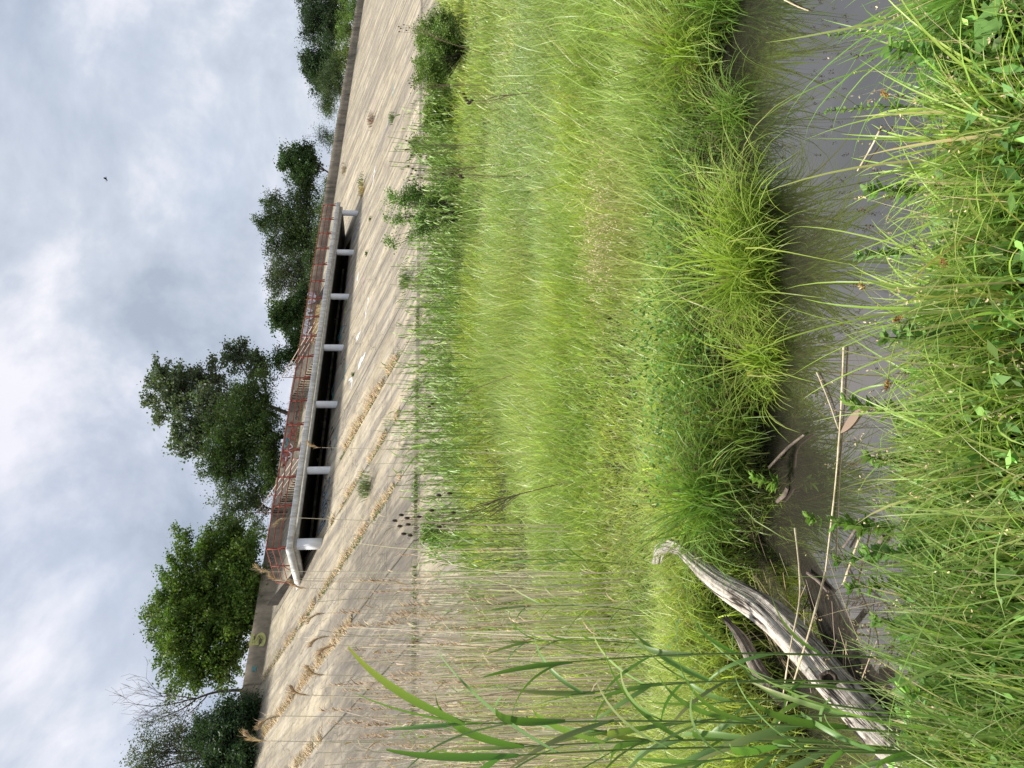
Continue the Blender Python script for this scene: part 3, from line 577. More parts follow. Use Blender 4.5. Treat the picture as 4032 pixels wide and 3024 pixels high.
tree("yellow_green_shrub", "yellow green low shrub on the wall beside the feathery bush", "bush", tb(200, 54), [
    (1365, 190, 53, 60, 28, 44), (1340, 240, 53, 50, 24, 34), (1380, 130, 53, 50, 24, 34)], (.11, .16, .035), .22, 26, 0, GT, -.2, .3, .42, 0)
tree("wall_shrub", "olive shrub on the wall at the right corner of the platform", "bush", tb(790, 53.5), [
    (1290, 780, 53, 55, 24, 34), (1270, 850, 54, 60, 28, 34), (1292, 730, 53.5, 40, 20, 16)], (.075, .115, .030), .16, 34, 0, GT, -.2, .3, .34, 0)
tree("elm_bush", "blue green leaning elm bush over the slope at the left edge", "bush", tb(2960, 51.5, 11.2), [
    (890, 2900, 51, 150, 95, 140), (960, 2820, 50, 90, 60, 66), (850, 3040, 51, 100, 90, 80), (970, 2990, 49.5, 110, 50, 60), (800, 2880, 52, 60, 60, 30)], (.034, .066, .024), .12, 52, .08, GT, .2, .45, .30, .3, (.05, .09, .045))
tree("airy_tree", "airy tree with sparse small leaves at the left edge above the elm bush", "tree", tb(2990, 54), [
    (690, 2880, 54, 150, 120, 60), (600, 2960, 54, 100, 90, 44), (780, 2960, 54, 110, 80, 50), (560, 3040, 54, 80, 80, 30)], (.085, .11, .055), .095, 26, .14, GT, .1, .5, .33, .9)
# bare tree
base = tb(2722, 54); root = empty("bare_tree", tuple(base)); tag(root, "leafless dead tree with upswept thin twigs left of the broad tree", "tree", GT); g = MB()
def grow(p, d, L_, r, dep):
    pts = [p]; dd = d.copy(); n = 5
    for k in range(n): dd = dd+rng.normal(0, .10, 3)+np.array((0, 0, .06)); dd /= np.linalg.norm(dd); pts.append(pts[-1]+dd*L_/n)
    g.tube(pts, np.linspace(r, max(r*.45, .006), n+1), 6 if dep < 2 else 4, cap=False)
    if dep < 4:
        for k in range([4, 5, 4, 3][dep]):
            i_ = rng.integers(2 if dep == 0 else 1, n+1); a = rng.normal(0, 1, 3); a -= a.dot(dd)*dd; a /= np.linalg.norm(a)
            nd = dd*.80+a*.55; nd /= np.linalg.norm(nd); grow(pts[i_], nd, L_*rng.uniform(.5, .72), max(r*.42, .007), dep+1)
P0, k = at_s(700, 2700, 54); dd = P0-base; dd[2] += .0; dd /= np.linalg.norm(dd)
grow(np.zeros(3), dd, 4.0, .13, 0); g.build("trunk", MAT_BARK, root, smooth=True)

# bushes on the flood plain
GB = "bushes at the foot of the slope"
def gb(x, y, z=-1.75): p = at_z(x, y, z); p[2] = H(p[0], p[1]); return p
def bush(name, lab, bx, by, lobes, c, leaf, per, sigma, c2=None, twig=.7):
    b = gb(bx, by); t, s = w2c(b[0], b[1]); tree(name, lab, "bush", b, [(x, y, s+ds, a, b_, n) for (x, y, ds, a, b_, n) in lobes], c, leaf, per, 0, GB, 0, .6, sigma, twig, c2)
bush("round_bush", "big dark green rounded bush at the right before the concrete slope", 1830, 200, [(1735, 190, 0, 105, 66, 150), (1670, 150, .3, 60, 34, 36), (1700, 290, 0, 55, 60, 50), (1660, 250, .5, 40, 22, 12), (1740, 100, 0, 60, 60, 60)], (.14, .22, .05), .055, 60, .17, (.20, .29, .07))
bush("round_bush", "smaller rounded bush left of the big dark one", 1830, 450, [(1725, 440, 0, 80, 55, 95), (1690, 470, .2, 50, 28, 28), (1740, 370, 0, 60, 45, 40)], (.15, .23, .05), .055, 60, .16, (.21, .30, .07))
bush("pale_bush", "low yellow green bush between the rounded bushes and the sapling", 1800, 580, [(1650, 580, 0, 45, 40, 26), (1700, 620, 0, 60, 40, 24)], (.13, .20, .04), .07, 34, .14)
bush("young_sapling", "ragged light green sapling with upright sprays before the slope", 1850, 850, [(1640, 760, 0, 50, 50, 34), (1590, 790, 0, 35, 50, 22), (1660, 880, 0, 70, 55, 50), (1560, 870, 0, 26, 50, 12), (1530, 950, 0, 14, 34, 6), (1700, 800, 0, 70, 50, 44), (1545, 770, .2, 20, 30, 7)], (.15, .26, .06), .055, 30, .14, (.20, .31, .08))
bush("nettle_bush", "bright green leafy weed behind the dark teasel heads", 1880, 2120, [(1690, 2090, 0, 50, 40, 24), (1720, 2120, 0, 50, 40, 22)], (.20, .33, .07), .06, 34, .13)

# ================================================================== reeds
def reed_stand(n, tr, sr, hr, nl, L_, name, lab, c=(.25, .36, .11), W=.028, stem_c=(.16, .2, .07), mask=None):
    t = rng.uniform(*tr, n*3); s = rng.uniform(*sr, n*3)
    X = t*math.cos(PH)-s*math.sin(PH); Y = t*math.sin(PH)+s*math.cos(PH)
    if mask is not None: k = mask(X, Y, t, s); X, Y = X[k], Y[k]
    X, Y = X[:n], Y[:n]; n = len(X); Hh = rng.uniform(*hr, n)*(1+.22*fD(X, Y)+.1*fB(X, Y)); Z = H(X, Y); r = np.hypot(X, Y)
    g = MB(); blades(g, np.stack([X, Y, Z], 1), Hh, rng.uniform(0, 6.3, n), .03, rng.uniform(.02, .2, n), np.maximum(.007, r*.9/740), vcol(stem_c, n), 3, 'stem')
    for q in range(nl):
        u = .25+.72*(q+.5)/nl; az = rng.uniform(0, 6.3, n); k = rng.random(n) < .85
        B = np.stack([X, Y, Z+Hh*u*.97], 1)[k]; blades(g, B, L_*rng.uniform(.7, 1.2, k.sum())*(1.1-.4*u), az[k], .25+.3*rng.random(k.sum()), rng.uniform(.5, 1.5, k.sum()), np.maximum(W, r[k]*1.1/740), vcol(c, k.sum(), .25), 4, 'leaf')
    tag(g.build(name, MAT_REED), lab, kind='stuff')
reed_stand(900, (12, 32), (15.0, 22.3), (1.0, 2.3), 8, .42, "green_reeds", "uneven belt of green reeds along the foot of the concrete slope")
reed_stand(260, (31, 40), (18, 22), (.8, 1.3), 7, .36, "green_reeds", "shorter green reeds thinning out before the sapling")
reed_stand(330, (-4, 15), (12, 20), (1.3, 1.9), 7, .5, "green_reeds", "scattered green reeds among the pale dry reed stems", mask=lambda X, Y, t, s: X > -14)
# pale dry stems of last year
def dry_field(n, lo, hi, dlo, dhi, name, lab, rad=.0042):
    y = lo+(hi-lo)*rng.random(n)**.75; d = dlo+(dhi-dlo)*rng.random(n); X = (1512-y)/FX*d; Y = d; ok = Y > ybF(X)+.1; X, Y, d = X[ok], Y[ok], d[ok]; n = len(X)
    g = MB(); T = blades(g, np.stack([X, Y, H(X, Y)], 1), np.where(rng.random(n) < .65, rng.uniform(1.9, 3.1, n), rng.uniform(1.0, 2.0, n)), rng.uniform(0, 6.3, n), np.abs(rng.normal(0, .07, n)), rng.normal(0, .22, n), np.maximum(rad*2, d*.9/740), vcol((.64, .56, .42), n, .25), 5, 'stem')
    k = rng.random(n) < .5
    for q in range(3):
        B = T[k]-np.array((0, 0, 1))*rng.uniform(.3, 1.5, k.sum())[:, None]; blades(g, B, rng.uniform(.12, .3, k.sum()), rng.uniform(0, 6.3, k.sum()), .5, 1.8, .011, vcol((.50, .40, .24), k.sum()), 4, 'leaf')
    k = rng.random(n) < .22; P = T[k]
    for q in range(26):
        u = rng.random(len(P)); B = P-np.array((0, 0, .26))*u[:, None]; blades(g, B, rng.uniform(.05, .13, len(P)), .8+rng.normal(0, .5, len(P)), .5, 1.7, .008, vcol((.40, .27, .15), len(P)), 3)
    tag(g.build(name, MAT_STRAW), lab, kind='stuff')
dry_field(560, 2250, 3150, 5.8, 12, "dry_reeds", "dense pale dry reed stems at the left side")
dry_field(90, 2050, 2700, 8, 16, "dry_reeds", "thinner pale dry reed stems before the dark slabs")

def dry_reed(x, y, xt, d, lab, plume=True):
    p, k = at_d(x, y, d); p[2] = H(p[0], p[1]); top, k2 = at_d(xt, y-30, d*1.01); root = empty("dry_reed", tuple(p)); tag(root, lab, "reed", "dry reeds with plumes"); T = top-p
    lean = rng.normal(0, .04, 2); g = MB(); pts = [T*u+np.array((lean[0]*u*u, lean[1]*u*u, 0)) for u in np.linspace(0, 1, 8)]; g.tube(pts, np.linspace(.006, .003, 8), 5, (.66, .58, .42)); g.build("stem", MAT_STRAW, root)
    if plume:
        g = MB(); n = 130; u = rng.random(n)**.8; d_ = rng.choice([-1.0, 1.0]); ax = np.array([pts[-1]+np.array((.10*d_*q**2, 0, .30*q-.12*q*q)) for q in u])
        blades(g, ax, .13*(1-.6*u)*np.exp(rng.normal(0, .3, n)), (0 if d_ > 0 else math.pi)+rng.normal(0, .9, n), .2, rng.uniform(.6, 1.9, n), .0042, vcol((.58, .44, .29), n, .3), 4); g.build("plume", MAT_STRAW, root)
for a in [(2250, 2320, 1130, 8.5, "tall dry reed whose plume hangs before the platform corner"), (2250, 2260, 1075, 9.5, "dry reed with a pale plume right beside the corner column"),
          (2200, 2080, 1150, 9, "lone dry reed right of the corner column with a curved dark plume"), (2250, 2350, 1225, 8, "dry reed with a spread golden plume left of the platform"),
          (2280, 2440, 1290, 7.5, "dry reed with a bushy plume before the dark slabs, right one of a pair"), (2280, 2530, 1300, 7.5, "dry reed with a bushy plume before the dark slabs, left one of a pair"),
          (2300, 2850, 1110, 6.5, "tall dry reed before the elm bush with drooping brown plume"), (2300, 2960, 1060, 6, "dry reed at the left edge with long brown plume above the slope edge"),
          (2300, 2700, 1290, 7, "dry reed with curly brown plume below the elm bush"), (2250, 1790, 1270, 11, "thin dry reed with small curled plume on the grassy joint"),
          (2250, 2590, 1330, 7.4, "short dry reed with feathery plume over the tan joint grass"), (2300, 2780, 1230, 7, "dry reed with dark hooked plume before the lowest joint grass")]: dry_reed(*a)

# big green reeds in the foreground -----------------------------------------------
def green_reed(p0, p1, lv, lab):
    """base and tip world points; leaves: (height share, azimuth, length, start angle, bend, width)"""
    p0 = np.array(p0); T = np.array(p1)-p0; root = empty("green_reed", tuple(p0)); tag(root, lab, "reed", "tall green reeds in the left foreground")
    bow = np.array((.03, .02, 0)); pt = lambda u: T*u+bow*math.sin(u*3)
    g = MB(); us = np.linspace(0, 1, 14); g.tube([pt(u) for u in us], np.linspace(.0058, .0022, 14), 7, (.20, .28, .09)); g.build("stem", MAT_REED, root, smooth=True)
    for (u, az, L_, a0, a1, W) in lv:
        g = MB(); C = vcol((.13, .235, .065), 1, .22)
        b = pt(u); blades(g, [b-np.array((0, 0, .06))], L_, az, a0, a1, W*.85, C, 12, 'leaf', .18, tipc=(.20, .30, .09) if rng.random() < .7 else (.45, .38, .16), curl=rng.normal(0, .5)); g.build("leaf", MAT_REED, root, smooth=True)
def rl(n, L0=.42, W=.026):
    o = []; az = rng.uniform(0, 6.3)
    for q in range(n):
        az += math.pi+rng.normal(0, .5); u = .30+.70*q/(n-1) if n > 1 else .8
        o.append((u, az, L0*rng.uniform(.75, 1.15), .2+rng.uniform(0, .45), rng.uniform(.3, 1.9), W*rng.uniform(.75, 1.2)))
    o += [(.97, az+1, L0*.9, .12, .35, W*.9), (1.0, az+2.5, L0*.55, .05, .3, W*.55)]; return o
def gr(xb, yb, xt, yt, d, n, lab, L0=.42, W=.026):
    a, _ = at_d(xt, yt, d); b, _ = at_d(xb, yb, d); k = (-2.05-a[2])/(b[2]-a[2]); b = a+(b-a)*k; green_reed(b, a, rl(n, L0, W), lab)
gr(3500, 2600, 2150, 2620, 2.9, 7, "green reed standing alone nearest the middle, its stem crossing the log")
gr(3500, 2905, 1760, 2860, 2.5, 9, "tallest green reed with broad drooping leaves left of the lone one", .50, .032)
gr(3550, 2990, 1900, 2990, 2.35, 8, "green reed at the left edge of the view with wide leaves", .48, .03)
gr(3450, 2740, 2520, 2700, 3.0, 6, "short green reed in front of the broken branch", .36, .022)
gr(3500, 2840, 2330, 2890, 2.8, 7, "middle sized green reed between the two tallest reeds", .40)
gr(3450, 2960, 2500, 2930, 2.9, 7, "low green reed with dense leaves beside the log end", .40)
gr(3400, 2800, 2750, 2780, 3.2, 6, "low green reed leaning over the dark gap beside the log", .38)
gr(2900, 2430, 2050, 2390, 6.5, 7, "green reed further back right of the pale dry stems", .42, .026)
gr(2900, 2240, 1950, 2210, 7.0, 7, "green reed further back near the teasel plant", .42, .026)
gr(2900, 2560, 2050, 2530, 6.0, 8, "green reed further back within the pale dry stems", .45, .028)

# ================================================================== log, branch, sticks
def wood_mat(name, c1, c2, c3):
    m, t = newmat(name); N = t.nodes.new; L = t.links.new
    a = N('ShaderNodeAttribute'); a.attribute_name = 'Col'     # holds (angle share, length, 0) of the grain
    mp = N('ShaderNodeMapping'); mp.inputs[3].default_value = (9, 1.1, 1); L(a.outputs[1], mp.inputs[0])
    n = N('ShaderNodeTexNoise'); n.inputs['Scale'].default_value = 3; n.inputs['Detail'].default_value = 9; n.inputs['Roughness'].default_value = .72; L(mp.outputs[0], n.inputs[0])
    r = N('ShaderNodeValToRGB'); L(n.outputs[0], r.inputs[0]); e = r.color_ramp.elements; e[0].position = .30; e[0].color = (*c1, 1); e[1].position = .62; e[1].color = (*c3, 1); q = e.new(.44); q.color = (*c2, 1)
    tc = N('ShaderNodeTexCoord'); n2 = N('ShaderNodeTexNoise'); n2.inputs['Scale'].default_value = 13; n2.inputs['Detail'].default_value = 8; n2.inputs['Roughness'].default_value = .75; L(tc.outputs['Object'], n2.inputs[0])
    r2 = N('ShaderNodeValToRGB'); L(n2.outputs[0], r2.inputs[0]); e = r2.color_ramp.elements; e[0].position = .36; e[0].color = (.45, .42, .40, 1); e[1].position = .52; e[1].color = (1, 1, 1, 1)
    mm = N('ShaderNodeMixRGB'); mm.blend_type = 'MULTIPLY'; mm.inputs[0].default_value = 1; L(r.outputs[0], mm.inputs[1]); L(r2.outputs[0], mm.inputs[2])
    mp3 = N('ShaderNodeMapping'); mp3.inputs[3].default_value = (3.2, .42, 1); L(a.outputs[1], mp3.inputs[0]); vo = N('ShaderNodeTexNoise'); vo.inputs['Scale'].default_value = 3; vo.inputs['Detail'].default_value = 4; L(mp3.outputs[0], vo.inputs[0])
    ab = N('ShaderNodeMath'); ab.operation = 'SUBTRACT'; ab.inputs[1].default_value = .5; L(vo.outputs[0], ab.inputs[0]); ab2 = N('ShaderNodeMath'); ab2.operation = 'ABSOLUTE'; L(ab.outputs[0], ab2.inputs[0])
    r3 = N('ShaderNodeValToRGB'); L(ab2.outputs[0], r3.inputs[0]); e = r3.color_ramp.elements; e[0].position = .008; e[0].color = (.10, .08, .07, 1); e[1].position = .028; e[1].color = (1, 1, 1, 1)
    m2 = N('ShaderNodeMixRGB'); m2.blend_type = 'MULTIPLY'; m2.inputs[0].default_value = 1; L(mm.outputs[0], m2.inputs[1]); L(r3.outputs[0], m2.inputs[2])
    p = N('ShaderNodeBsdfPrincipled'); p.inputs['Roughness'].default_value = .85; p.inputs['Specular IOR Level'].default_value = .25; L(m2.outputs[0], p.inputs[0])
    ad = N('ShaderNodeMath'); ad.operation = 'MULTIPLY'; L(n.outputs[0], ad.inputs[0]); L(r3.outputs[0], ad.inputs[1])
    b = N('ShaderNodeBump'); b.inputs['Strength'].default_value = 1; b.inputs['Distance'].default_value = .02; L(ad.outputs[0], b.inputs['Height']); L(b.outputs[0], p.inputs['Normal'])
    o = N('ShaderNodeOutputMaterial'); L(p.outputs[0], o.inputs[0]); return m
MAT_LOG = wood_mat("weathered_grey_wood", (.15, .125, .105), (.48, .43, .37), (.74, .69, .61))
MAT_BR = wood_mat('weathered_brown_wood', (.10, .08, .065), (.28, .23, .19), (.48, .43, .37))
MAT_DARKWOOD = noisemat("damp_dark_wood", (.03, .022, .018), (.12, .09, .07), 9, .8, .6)
MAT_STK = noisemat('wet_brown_stick', (.10, .075, .06), (.26, .21, .17), 30, .7, .4)
def spline(P, n):
    P = np.asarray(P, float); k = len(P); u = np.linspace(0, k-1, n); o = []
    for q in u:
        i_ = min(int(q), k-2); f_ = q-i_; a, b, c, d = P[max(i_-1, 0)], P[i_], P[i_+1], P[min(i_+2, k-1)]
        o.append(.5*(2*b+(c-a)*f_+(2*a-5*b+4*c-d)*f_**2+(3*b-a-3*c+d)*f_**3))
    return np.array(o)
def trunkmesh(P, rad, n=70, m=44, seed=1, rough=.10, jag=(0, 0), flat=.0):
    r_ = np.random.default_rng(seed); C = spline(P, n); Rr = np.interp(np.linspace(0, len(rad)-1, n), np.arange(len(rad)), rad)
    T = np.gradient(C, axis=0); T /= np.linalg.norm(T, axis=1)[:, None]; A = np.cross(T, (0, 0, 1.)); A /= np.linalg.norm(A, axis=1)[:, None]; B = np.cross(A, T)
    th = np.arange(m)*2*math.pi/m; ln = np.concatenate([[0], np.cumsum(np.linalg.norm(np.diff(C, axis=0), axis=1))])
    ph = r_.uniform(0, 6.3, 40); dd = np.zeros((n, m))
    for q in range(16): fq = r_.integers(1, 26); dd += rough*.55/(1+fq*.22)*np.sin(th[None]*fq+ph[q]+ln[:, None]*r_.uniform(-5, 5))*(1+.5*np.sin(ln[:, None]*r_.uniform(2, 7)+ph[q+10]))
    rr = Rr[:, None]*(1+dd); V = C[:, None]+A[:, None]*(rr*np.cos(th))[..., None]+B[:, None]*(rr*np.sin(th)*(1-flat))[..., None]
    for e_, sg in ((0, -1), (1, 1)):
        if jag[e_]:
            J = jag[e_]*r_.random(m); idx = 0 if e_ == 0 else n-1; V[idx] += T[idx]*sg*J[:, None]
    col_ = np.stack([np.broadcast_to(np.sin(th)*.5+.5+.15*np.cos(th), (n, m)), np.broadcast_to(ln[:, None], (n, m)), np.broadcast_to(np.cos(th)[None]*.3, (n, m))], -1)
    i_ = np.arange(n-1)[:, None]*m; j = np.arange(m)[None]; j2 = (j+1) % m; f = np.stack([i_+j, i_+j2, i_+m+j2, i_+m+j], -1).reshape(-1, 4)
    g = MB(); g.add(V.reshape(-1, 3), f, col_.reshape(-1, 3))
    for e_, idx in ((0, 0), (1, n-1)):
        c_ = V[idx].mean(0)-(T[idx]*(1 if e_ else -1))*Rr[idx]*.4; v = np.vstack([V[idx], c_[None]]); g.add(v, [(q, (q+1) % m, m) for q in range(m)], np.vstack([col_[idx], col_[idx][:1]]))
    return g
def ip(x, y, z): p = at_z(x, y, z); return np.array(p)
lp = [ip(2655, 2125, -1.70), ip(2700, 2180, -1.74), ip(2830, 2290, -1.83), ip(3010, 2400, -1.96), ip(3170, 2560, -2.04), ip(3290, 2700, -2.07), ip(3430, 2850, -2.06), ip(3570, 2985, -2.0), ip(3700, 3120, -1.95)]
g = trunkmesh(lp, [.036, .046, .062, .082, .085, .085, .078, .070, .06], 150, 72, 5, .15)
log = g.build("fallen_log", MAT_LOG, smooth=True); tag(log, "thick weathered grey log lying from the meadow down across the stream edge", "log")
g = trunkmesh([ip(2690, 2165, -1.73), ip(2640, 2150, -1.68), ip(2600, 2165, -1.66), ip(2590, 2205, -1.68)], [.04, .045, .040, .036], 30, 32, 9, .24, (0, .015)); g.build("stub", MAT_LOG, log, smooth=True)
P = ip(3262, 2672, -1.985); kn = MB(); a = np.linspace(0, 6.283, 17)[:-1]
nrm = -P/np.linalg.norm(P); e1 = np.cross(nrm, (0, 0, 1.)); e1 /= np.linalg.norm(e1); e2 = np.cross(nrm, e1)
ring = lambda r, h: [P+nrm*h+e1*math.cos(q)*r*(1+.15*math.sin(3*q))+e2*math.sin(q)*r*1.15 for q in a]
v = ring(.040, -.035)+ring(.034, .012)+ring(.024, .010)+ring(.016, -.02); f = [(k*16+q, k*16+(q+1) % 16, (k+1)*16+(q+1) % 16, (k+1)*16+q) for k in range(3) for q in range(16)]; kn.add(v, f); kn.add(ring(.0162, -.02)+[P-nrm*.02], [(q, (q+1) % 16, 16) for q in range(16)])
kn.build("knot_hole", MAT_DARKWOOD, log, smooth=True)
g = trunkmesh([ip(2880, 2465, -1.76), ip(2930, 2530, -1.84), ip(2990, 2640, -1.97), ip(3050, 2720, -2.05), ip(3100, 2780, -2.12)], [.016, .036, .043, .038, .028], 50, 30, 12, .2, (.10, .03))
tag(g.build("broken_branch", MAT_BR, smooth=True), "shorter broken grey branch with a jagged tip behind the log", "branch")
g = trunkmesh([ip(3163, 1714, -2.125), ip(3100, 1765, -2.12), ip(3030, 1838, -2.07)], [.007, .009, .008], 24, 16, 14, .15, (.02, .02)); tag(g.build("grey_stick", MAT_STK, smooth=True), "short thick grey stick poking out of the far bank into the water", "stick")
for (x, y, x2, y2, r, lab) in [(3060, 1975, 3100, 1920, .012, "stubby brown stick end in the water by the dark sedge tussock"), (3320, 2155, 3385, 2040, .006, "thin dark twig lying across the floating straws"), (3180, 2255, 3260, 2330, .010, "brown twig floating between the log and the straws"), (3390, 2210, 3480, 2110, .011, "pinkish brown stick floating under the straws")]:
    g = trunkmesh([ip(x, y, -2.13), ip((x+x2)/2+8, (y+y2)/2, -2.135), ip(x2, y2, -2.13)], [r, r*1.1, r*.8], 14, 10, 3, .15); tag(g.build("floating_stick", MAT_STK, smooth=True), lab, "stick", "sticks in the water")
MAT_STEM = noisemat("straw_stem", (.42, .34, .20), (.66, .57, .40), 14, .6, .2)
def straw(pts, r, lab, z=None):
    g = MB(); P = spline(pts, 16); g.tube(P, np.linspace(r, r*.7, 16)*(1+.35*(np.arange(16) % 4 == 0)), 7); tag(g.build("floating_straw", MAT_STEM, smooth=True), lab, "straw", "dry reed straws in the water")
straw([ip(3322, 1365, -2.138), ip(3312, 1600, -2.14), ip(3290, 1900, -2.14), ip(3250, 2250, -2.12)], .0052, "longest straw floating along the middle of the stream")
straw([ip(3217, 1467, -2.14), ip(3260, 1570, -2.14), ip(3302, 1690, -2.14)], .0045, "short straw floating beside the upper end of the longest one")
straw([ip(3410, 2045, -2.13), ip(3365, 2170, -2.12), ip(3320, 2300, -2.11)], .006, "thick yellowish straw slanting through the water under the leafy herb")
straw([ip(3472, 495, -2.12), ip(3430, 580, -2.13), ip(3376, 672, -2.14)], .0045, "pale straw slanting alone at the right side of the stream")
straw([ip(3250, 2255, -2.09), ip(3200, 2440, -1.93), ip(3120, 2700, -1.90), ip(3060, 2870, -1.93)], .0055, "pale straw lying across the log")
straw([ip(3130, 2080, -2.05), ip(3150, 2330, -1.98), ip(3110, 2560, -1.90), ip(3080, 2760, -1.92)], .0045, "second straw crossing the log, greener and thinner")
straw([ip(3090, 0, -2.13), ip(3140, 25, -2.14), ip(3185, 42, -2.14)], .0045, "whitish straw at the far right edge of the water")
g = MB(); a = ip(3395, 1605, -2.143); b = ip(3310, 1705, -2.143); d_ = b-a; s_ = np.array((-d_[1], d_[0], 0)); v = []
for u in np.linspace(0, 1, 9): w_ = .11*math.sin(math.pi*min(1, u*.95+.04))**.8; v += [a+d_*u-s_*w_, a+d_*u+np.array((0, 0, .002)), a+d_*u+s_*w_]
g.add(v, [(k*3+q, k*3+q+1, k*3+q+4, k*3+q+3) for k in range(8) for q in range(2)], (.30, .22, .16)); tag(g.build("floating_leaf", MAT_STRAW), "single pale brown leaf floating against the longest straw", "leaf")
# debris of short dry pieces in the dark gap beside the log
n = 70; X = rng.uniform(-1.75, -1.25, n); Y = rng.uniform(3.4, 4.6, n); g = MB(); B = np.stack([X, Y, np.maximum(H(X, Y), WZ)+.02], 1)
blades(g, B, rng.uniform(.15, .5, n), rng.normal(.3, .5, n), 1.2+rng.random(n)*.3, .1, rng.uniform(.004, .009, n), vcol((.30, .24, .15), n, .35), 3, 'stem'); tag(g.build("reed_litter", MAT_STRAW), "matted dry reed litter in the gap behind the log", kind='stuff')

# ================================================================== herbs and teasels
def herb(p, H_, n, c, lab, lean=(0, 0), lsz=.06, cat="herb", name="leafy_herb", heads=None):
    root = empty(name, tuple(p)); tag(root, lab, cat, "leafy herbs by the water" if heads is None else None); g = MB()
    P = spline([(0, 0, 0), (lean[0]*.3, lean[1]*.3, H_*.5), (lean[0], lean[1], H_)], 14); g.tube(P, np.linspace(.004, .0018, 14), 6, (.16, .2, .06)); g.build("stem", MAT_REED, root)
    q = rng.integers(2, 14, n); g = MB(); blades(g, P[q], lsz*rng.uniform(.6, 1.2, n)*(1.2-q/20), rng.uniform(0, 6.3, n), .7+.3*rng.random(n), rng.uniform(.1, .9, n), lsz*.30, vcol(c, n, .2), 5, 'leaf', .2)
    tag(g.build("leaves", MAT_LEAF, root), kind='stuff' if n > 100 else None)
HC = (.17, .30, .05)
for (x, y, z, h, n, lab, ln, sz) in [
    (3560, 2080, -1.98, .36, 90, "bright leafy herb leaning over the water above the yellowish straw", (.03, .10), .07), (3620, 2170, -1.95, .30, 80, "leafy herb just left of the bright leaning one", (-.05, .08), .06),
    (3640, 1640, -1.95, .30, 60, "small leafy sprig sticking up beside the long brown spiked stalk", (.06, .05), .075), (3640, 2300, -1.93, .28, 70, "leafy herb on the near bank between water and log", (-.02, .05), .06),
    (3600, 420, -2.0, .30, 95, "willow herb sprig with tiny buds lying over the water at the right", (.02, .14), .035), (3560, 120, -2.0, .26, 70, "small leaved creeper over the water at the far right", (.02, .12), .035),
    (3080, 1900, -2.1, .22, 60, "leafy herb on the far bank, mirrored in the water beside the dark tussock", (.05, -.08), .07), (2860, 1330, -1.95, .30, 60, "leafy herb between two far bank tussocks", (0, -.05), .06)]:
    herb(ip(x, y, z), h, n, HC, lab, ln, sz)
# brown spiked sedge stalks drooping from the near bank
for (x, y, x2, y2, d, lab) in [(3860, 1150, 3520, 1265, 2.2, "long sedge stalk with the largest brown spike over the water"), (3650, 1290, 3385, 1115, 2.5, "sedge stalk ending in a small brown spike, tip farthest over the stream"), (3700, 1100, 3490, 1535, 2.35, "long drooping sedge stalk whose spike touches the leafy sprig"), (3900, 700, 3470, 355, 2.3, "sedge stalk with yellow brown spike at the right"), (3950, 1000, 3710, 1035, 2.0, "sedge stalk with a short brown spike low in the right corner"), (3980, 500, 3735, 560, 2.1, "sedge stalk with yellow spike low at the far right")]:
    a, _ = at_d(x, y, d*.93); b, _ = at_d(x2, y2, d*1.05); m_ = (a+b)/2+np.array((0, 0, .05)); root = empty("sedge_stalk", tuple(a)); tag(root, lab, "sedge", "sedge stalks with brown spikes")
    P = spline([a-a, m_-a, b-a], 12); g = MB(); g.tube(P, np.linspace(.003, .0018, 12), 5, (.26, .32, .08)); g.build("stem", MAT_REED, root)
    g = MB(); d_ = P[-1]-P[-3]; d_ /= np.linalg.norm(d_); n = 160; u = rng.random(n)[:, None]; leaves(g, P[-1]-d_*.05*u+rng.normal(0, 1, (n, 3))*.0055*np.sin(3.1*u), .010, vcol((.30, .17, .05), n, .35), 0, .4); tag(g.build("spike", MAT_STRAW, root), kind=None)
def teasel(x, y, d, tops, lab, hr=.017, r=.0035):
    b, _ = at_d(x, y, d); b[2] = H(b[0], b[1]); root = empty("teasel", tuple(b)); tag(root, lab, "teasel", "dead teasels with dark seed heads"); g = MB(); T = []
    tp = [at_d(a, b_, d*rng.uniform(.99, 1.02))[0]-b for (a, b_) in tops]; ctr = np.mean(tp, 0)
    g.tube([(0, 0, 0), ctr*.35, ctr*.66], [r*1.6, r*1.4, r*1.2], 6, (.17, .12, .08)); 
    for p in tp: o_ = ctr*rng.uniform(.35, .66); g.tube(spline([o_, o_+(p-o_)*.5+np.array((p-o_)*(.3, .3, -.08)), p], 6), [r, r, r*.8, r*.7, r*.6, r*.6], 5, (.17, .12, .08))
    g.build("stems", MAT_STRAW, root)
    for p in tp:
        g = MB(); up = np.array((0, 0, 1.)); hh = hr*2.0; Z = np.linspace(-1, 1, 9); g.tube([p+up*hh*q for q in Z], [max(.0006, hr*math.sqrt(1-q*q*.98)) for q in Z], 8, (.06, .04, .03))
        n = 60; th = rng.uniform(0, 6.3, n); q = rng.uniform(-.9, .9, n); B = p+np.stack([np.cos(th)*hr*np.sqrt(1-q*q), np.sin(th)*hr*np.sqrt(1-q*q), hh*q], 1); blades(g, B, .012, th, .9, .1, .002, (.07, .045, .03), 1)
        g.build("seed_head", MAT_STRAW, root)
teasel(2120, 1890, 9, [(1580, 2028), (1603, 2040), (1607, 2065), (1640, 2078), (1575, 2072), (1590, 2102), (1615, 2108), (1555, 2050), (1650, 2035), (1700, 2010), (1728, 1950), (1770, 1943), (1785, 2018), (1745, 2062), (1730, 2075)], "large branching teasel with many dark heads right of the dry reeds", .017, .004)
teasel(1990, 640, 15, [(1608, 655), (1625, 665), (1637, 672), (1620, 685), (1645, 690), (1660, 700), (1630, 705), (1612, 710), (1668, 672)], "tall thin teasel in front of the slope between sapling and pale bush", .015, .005)
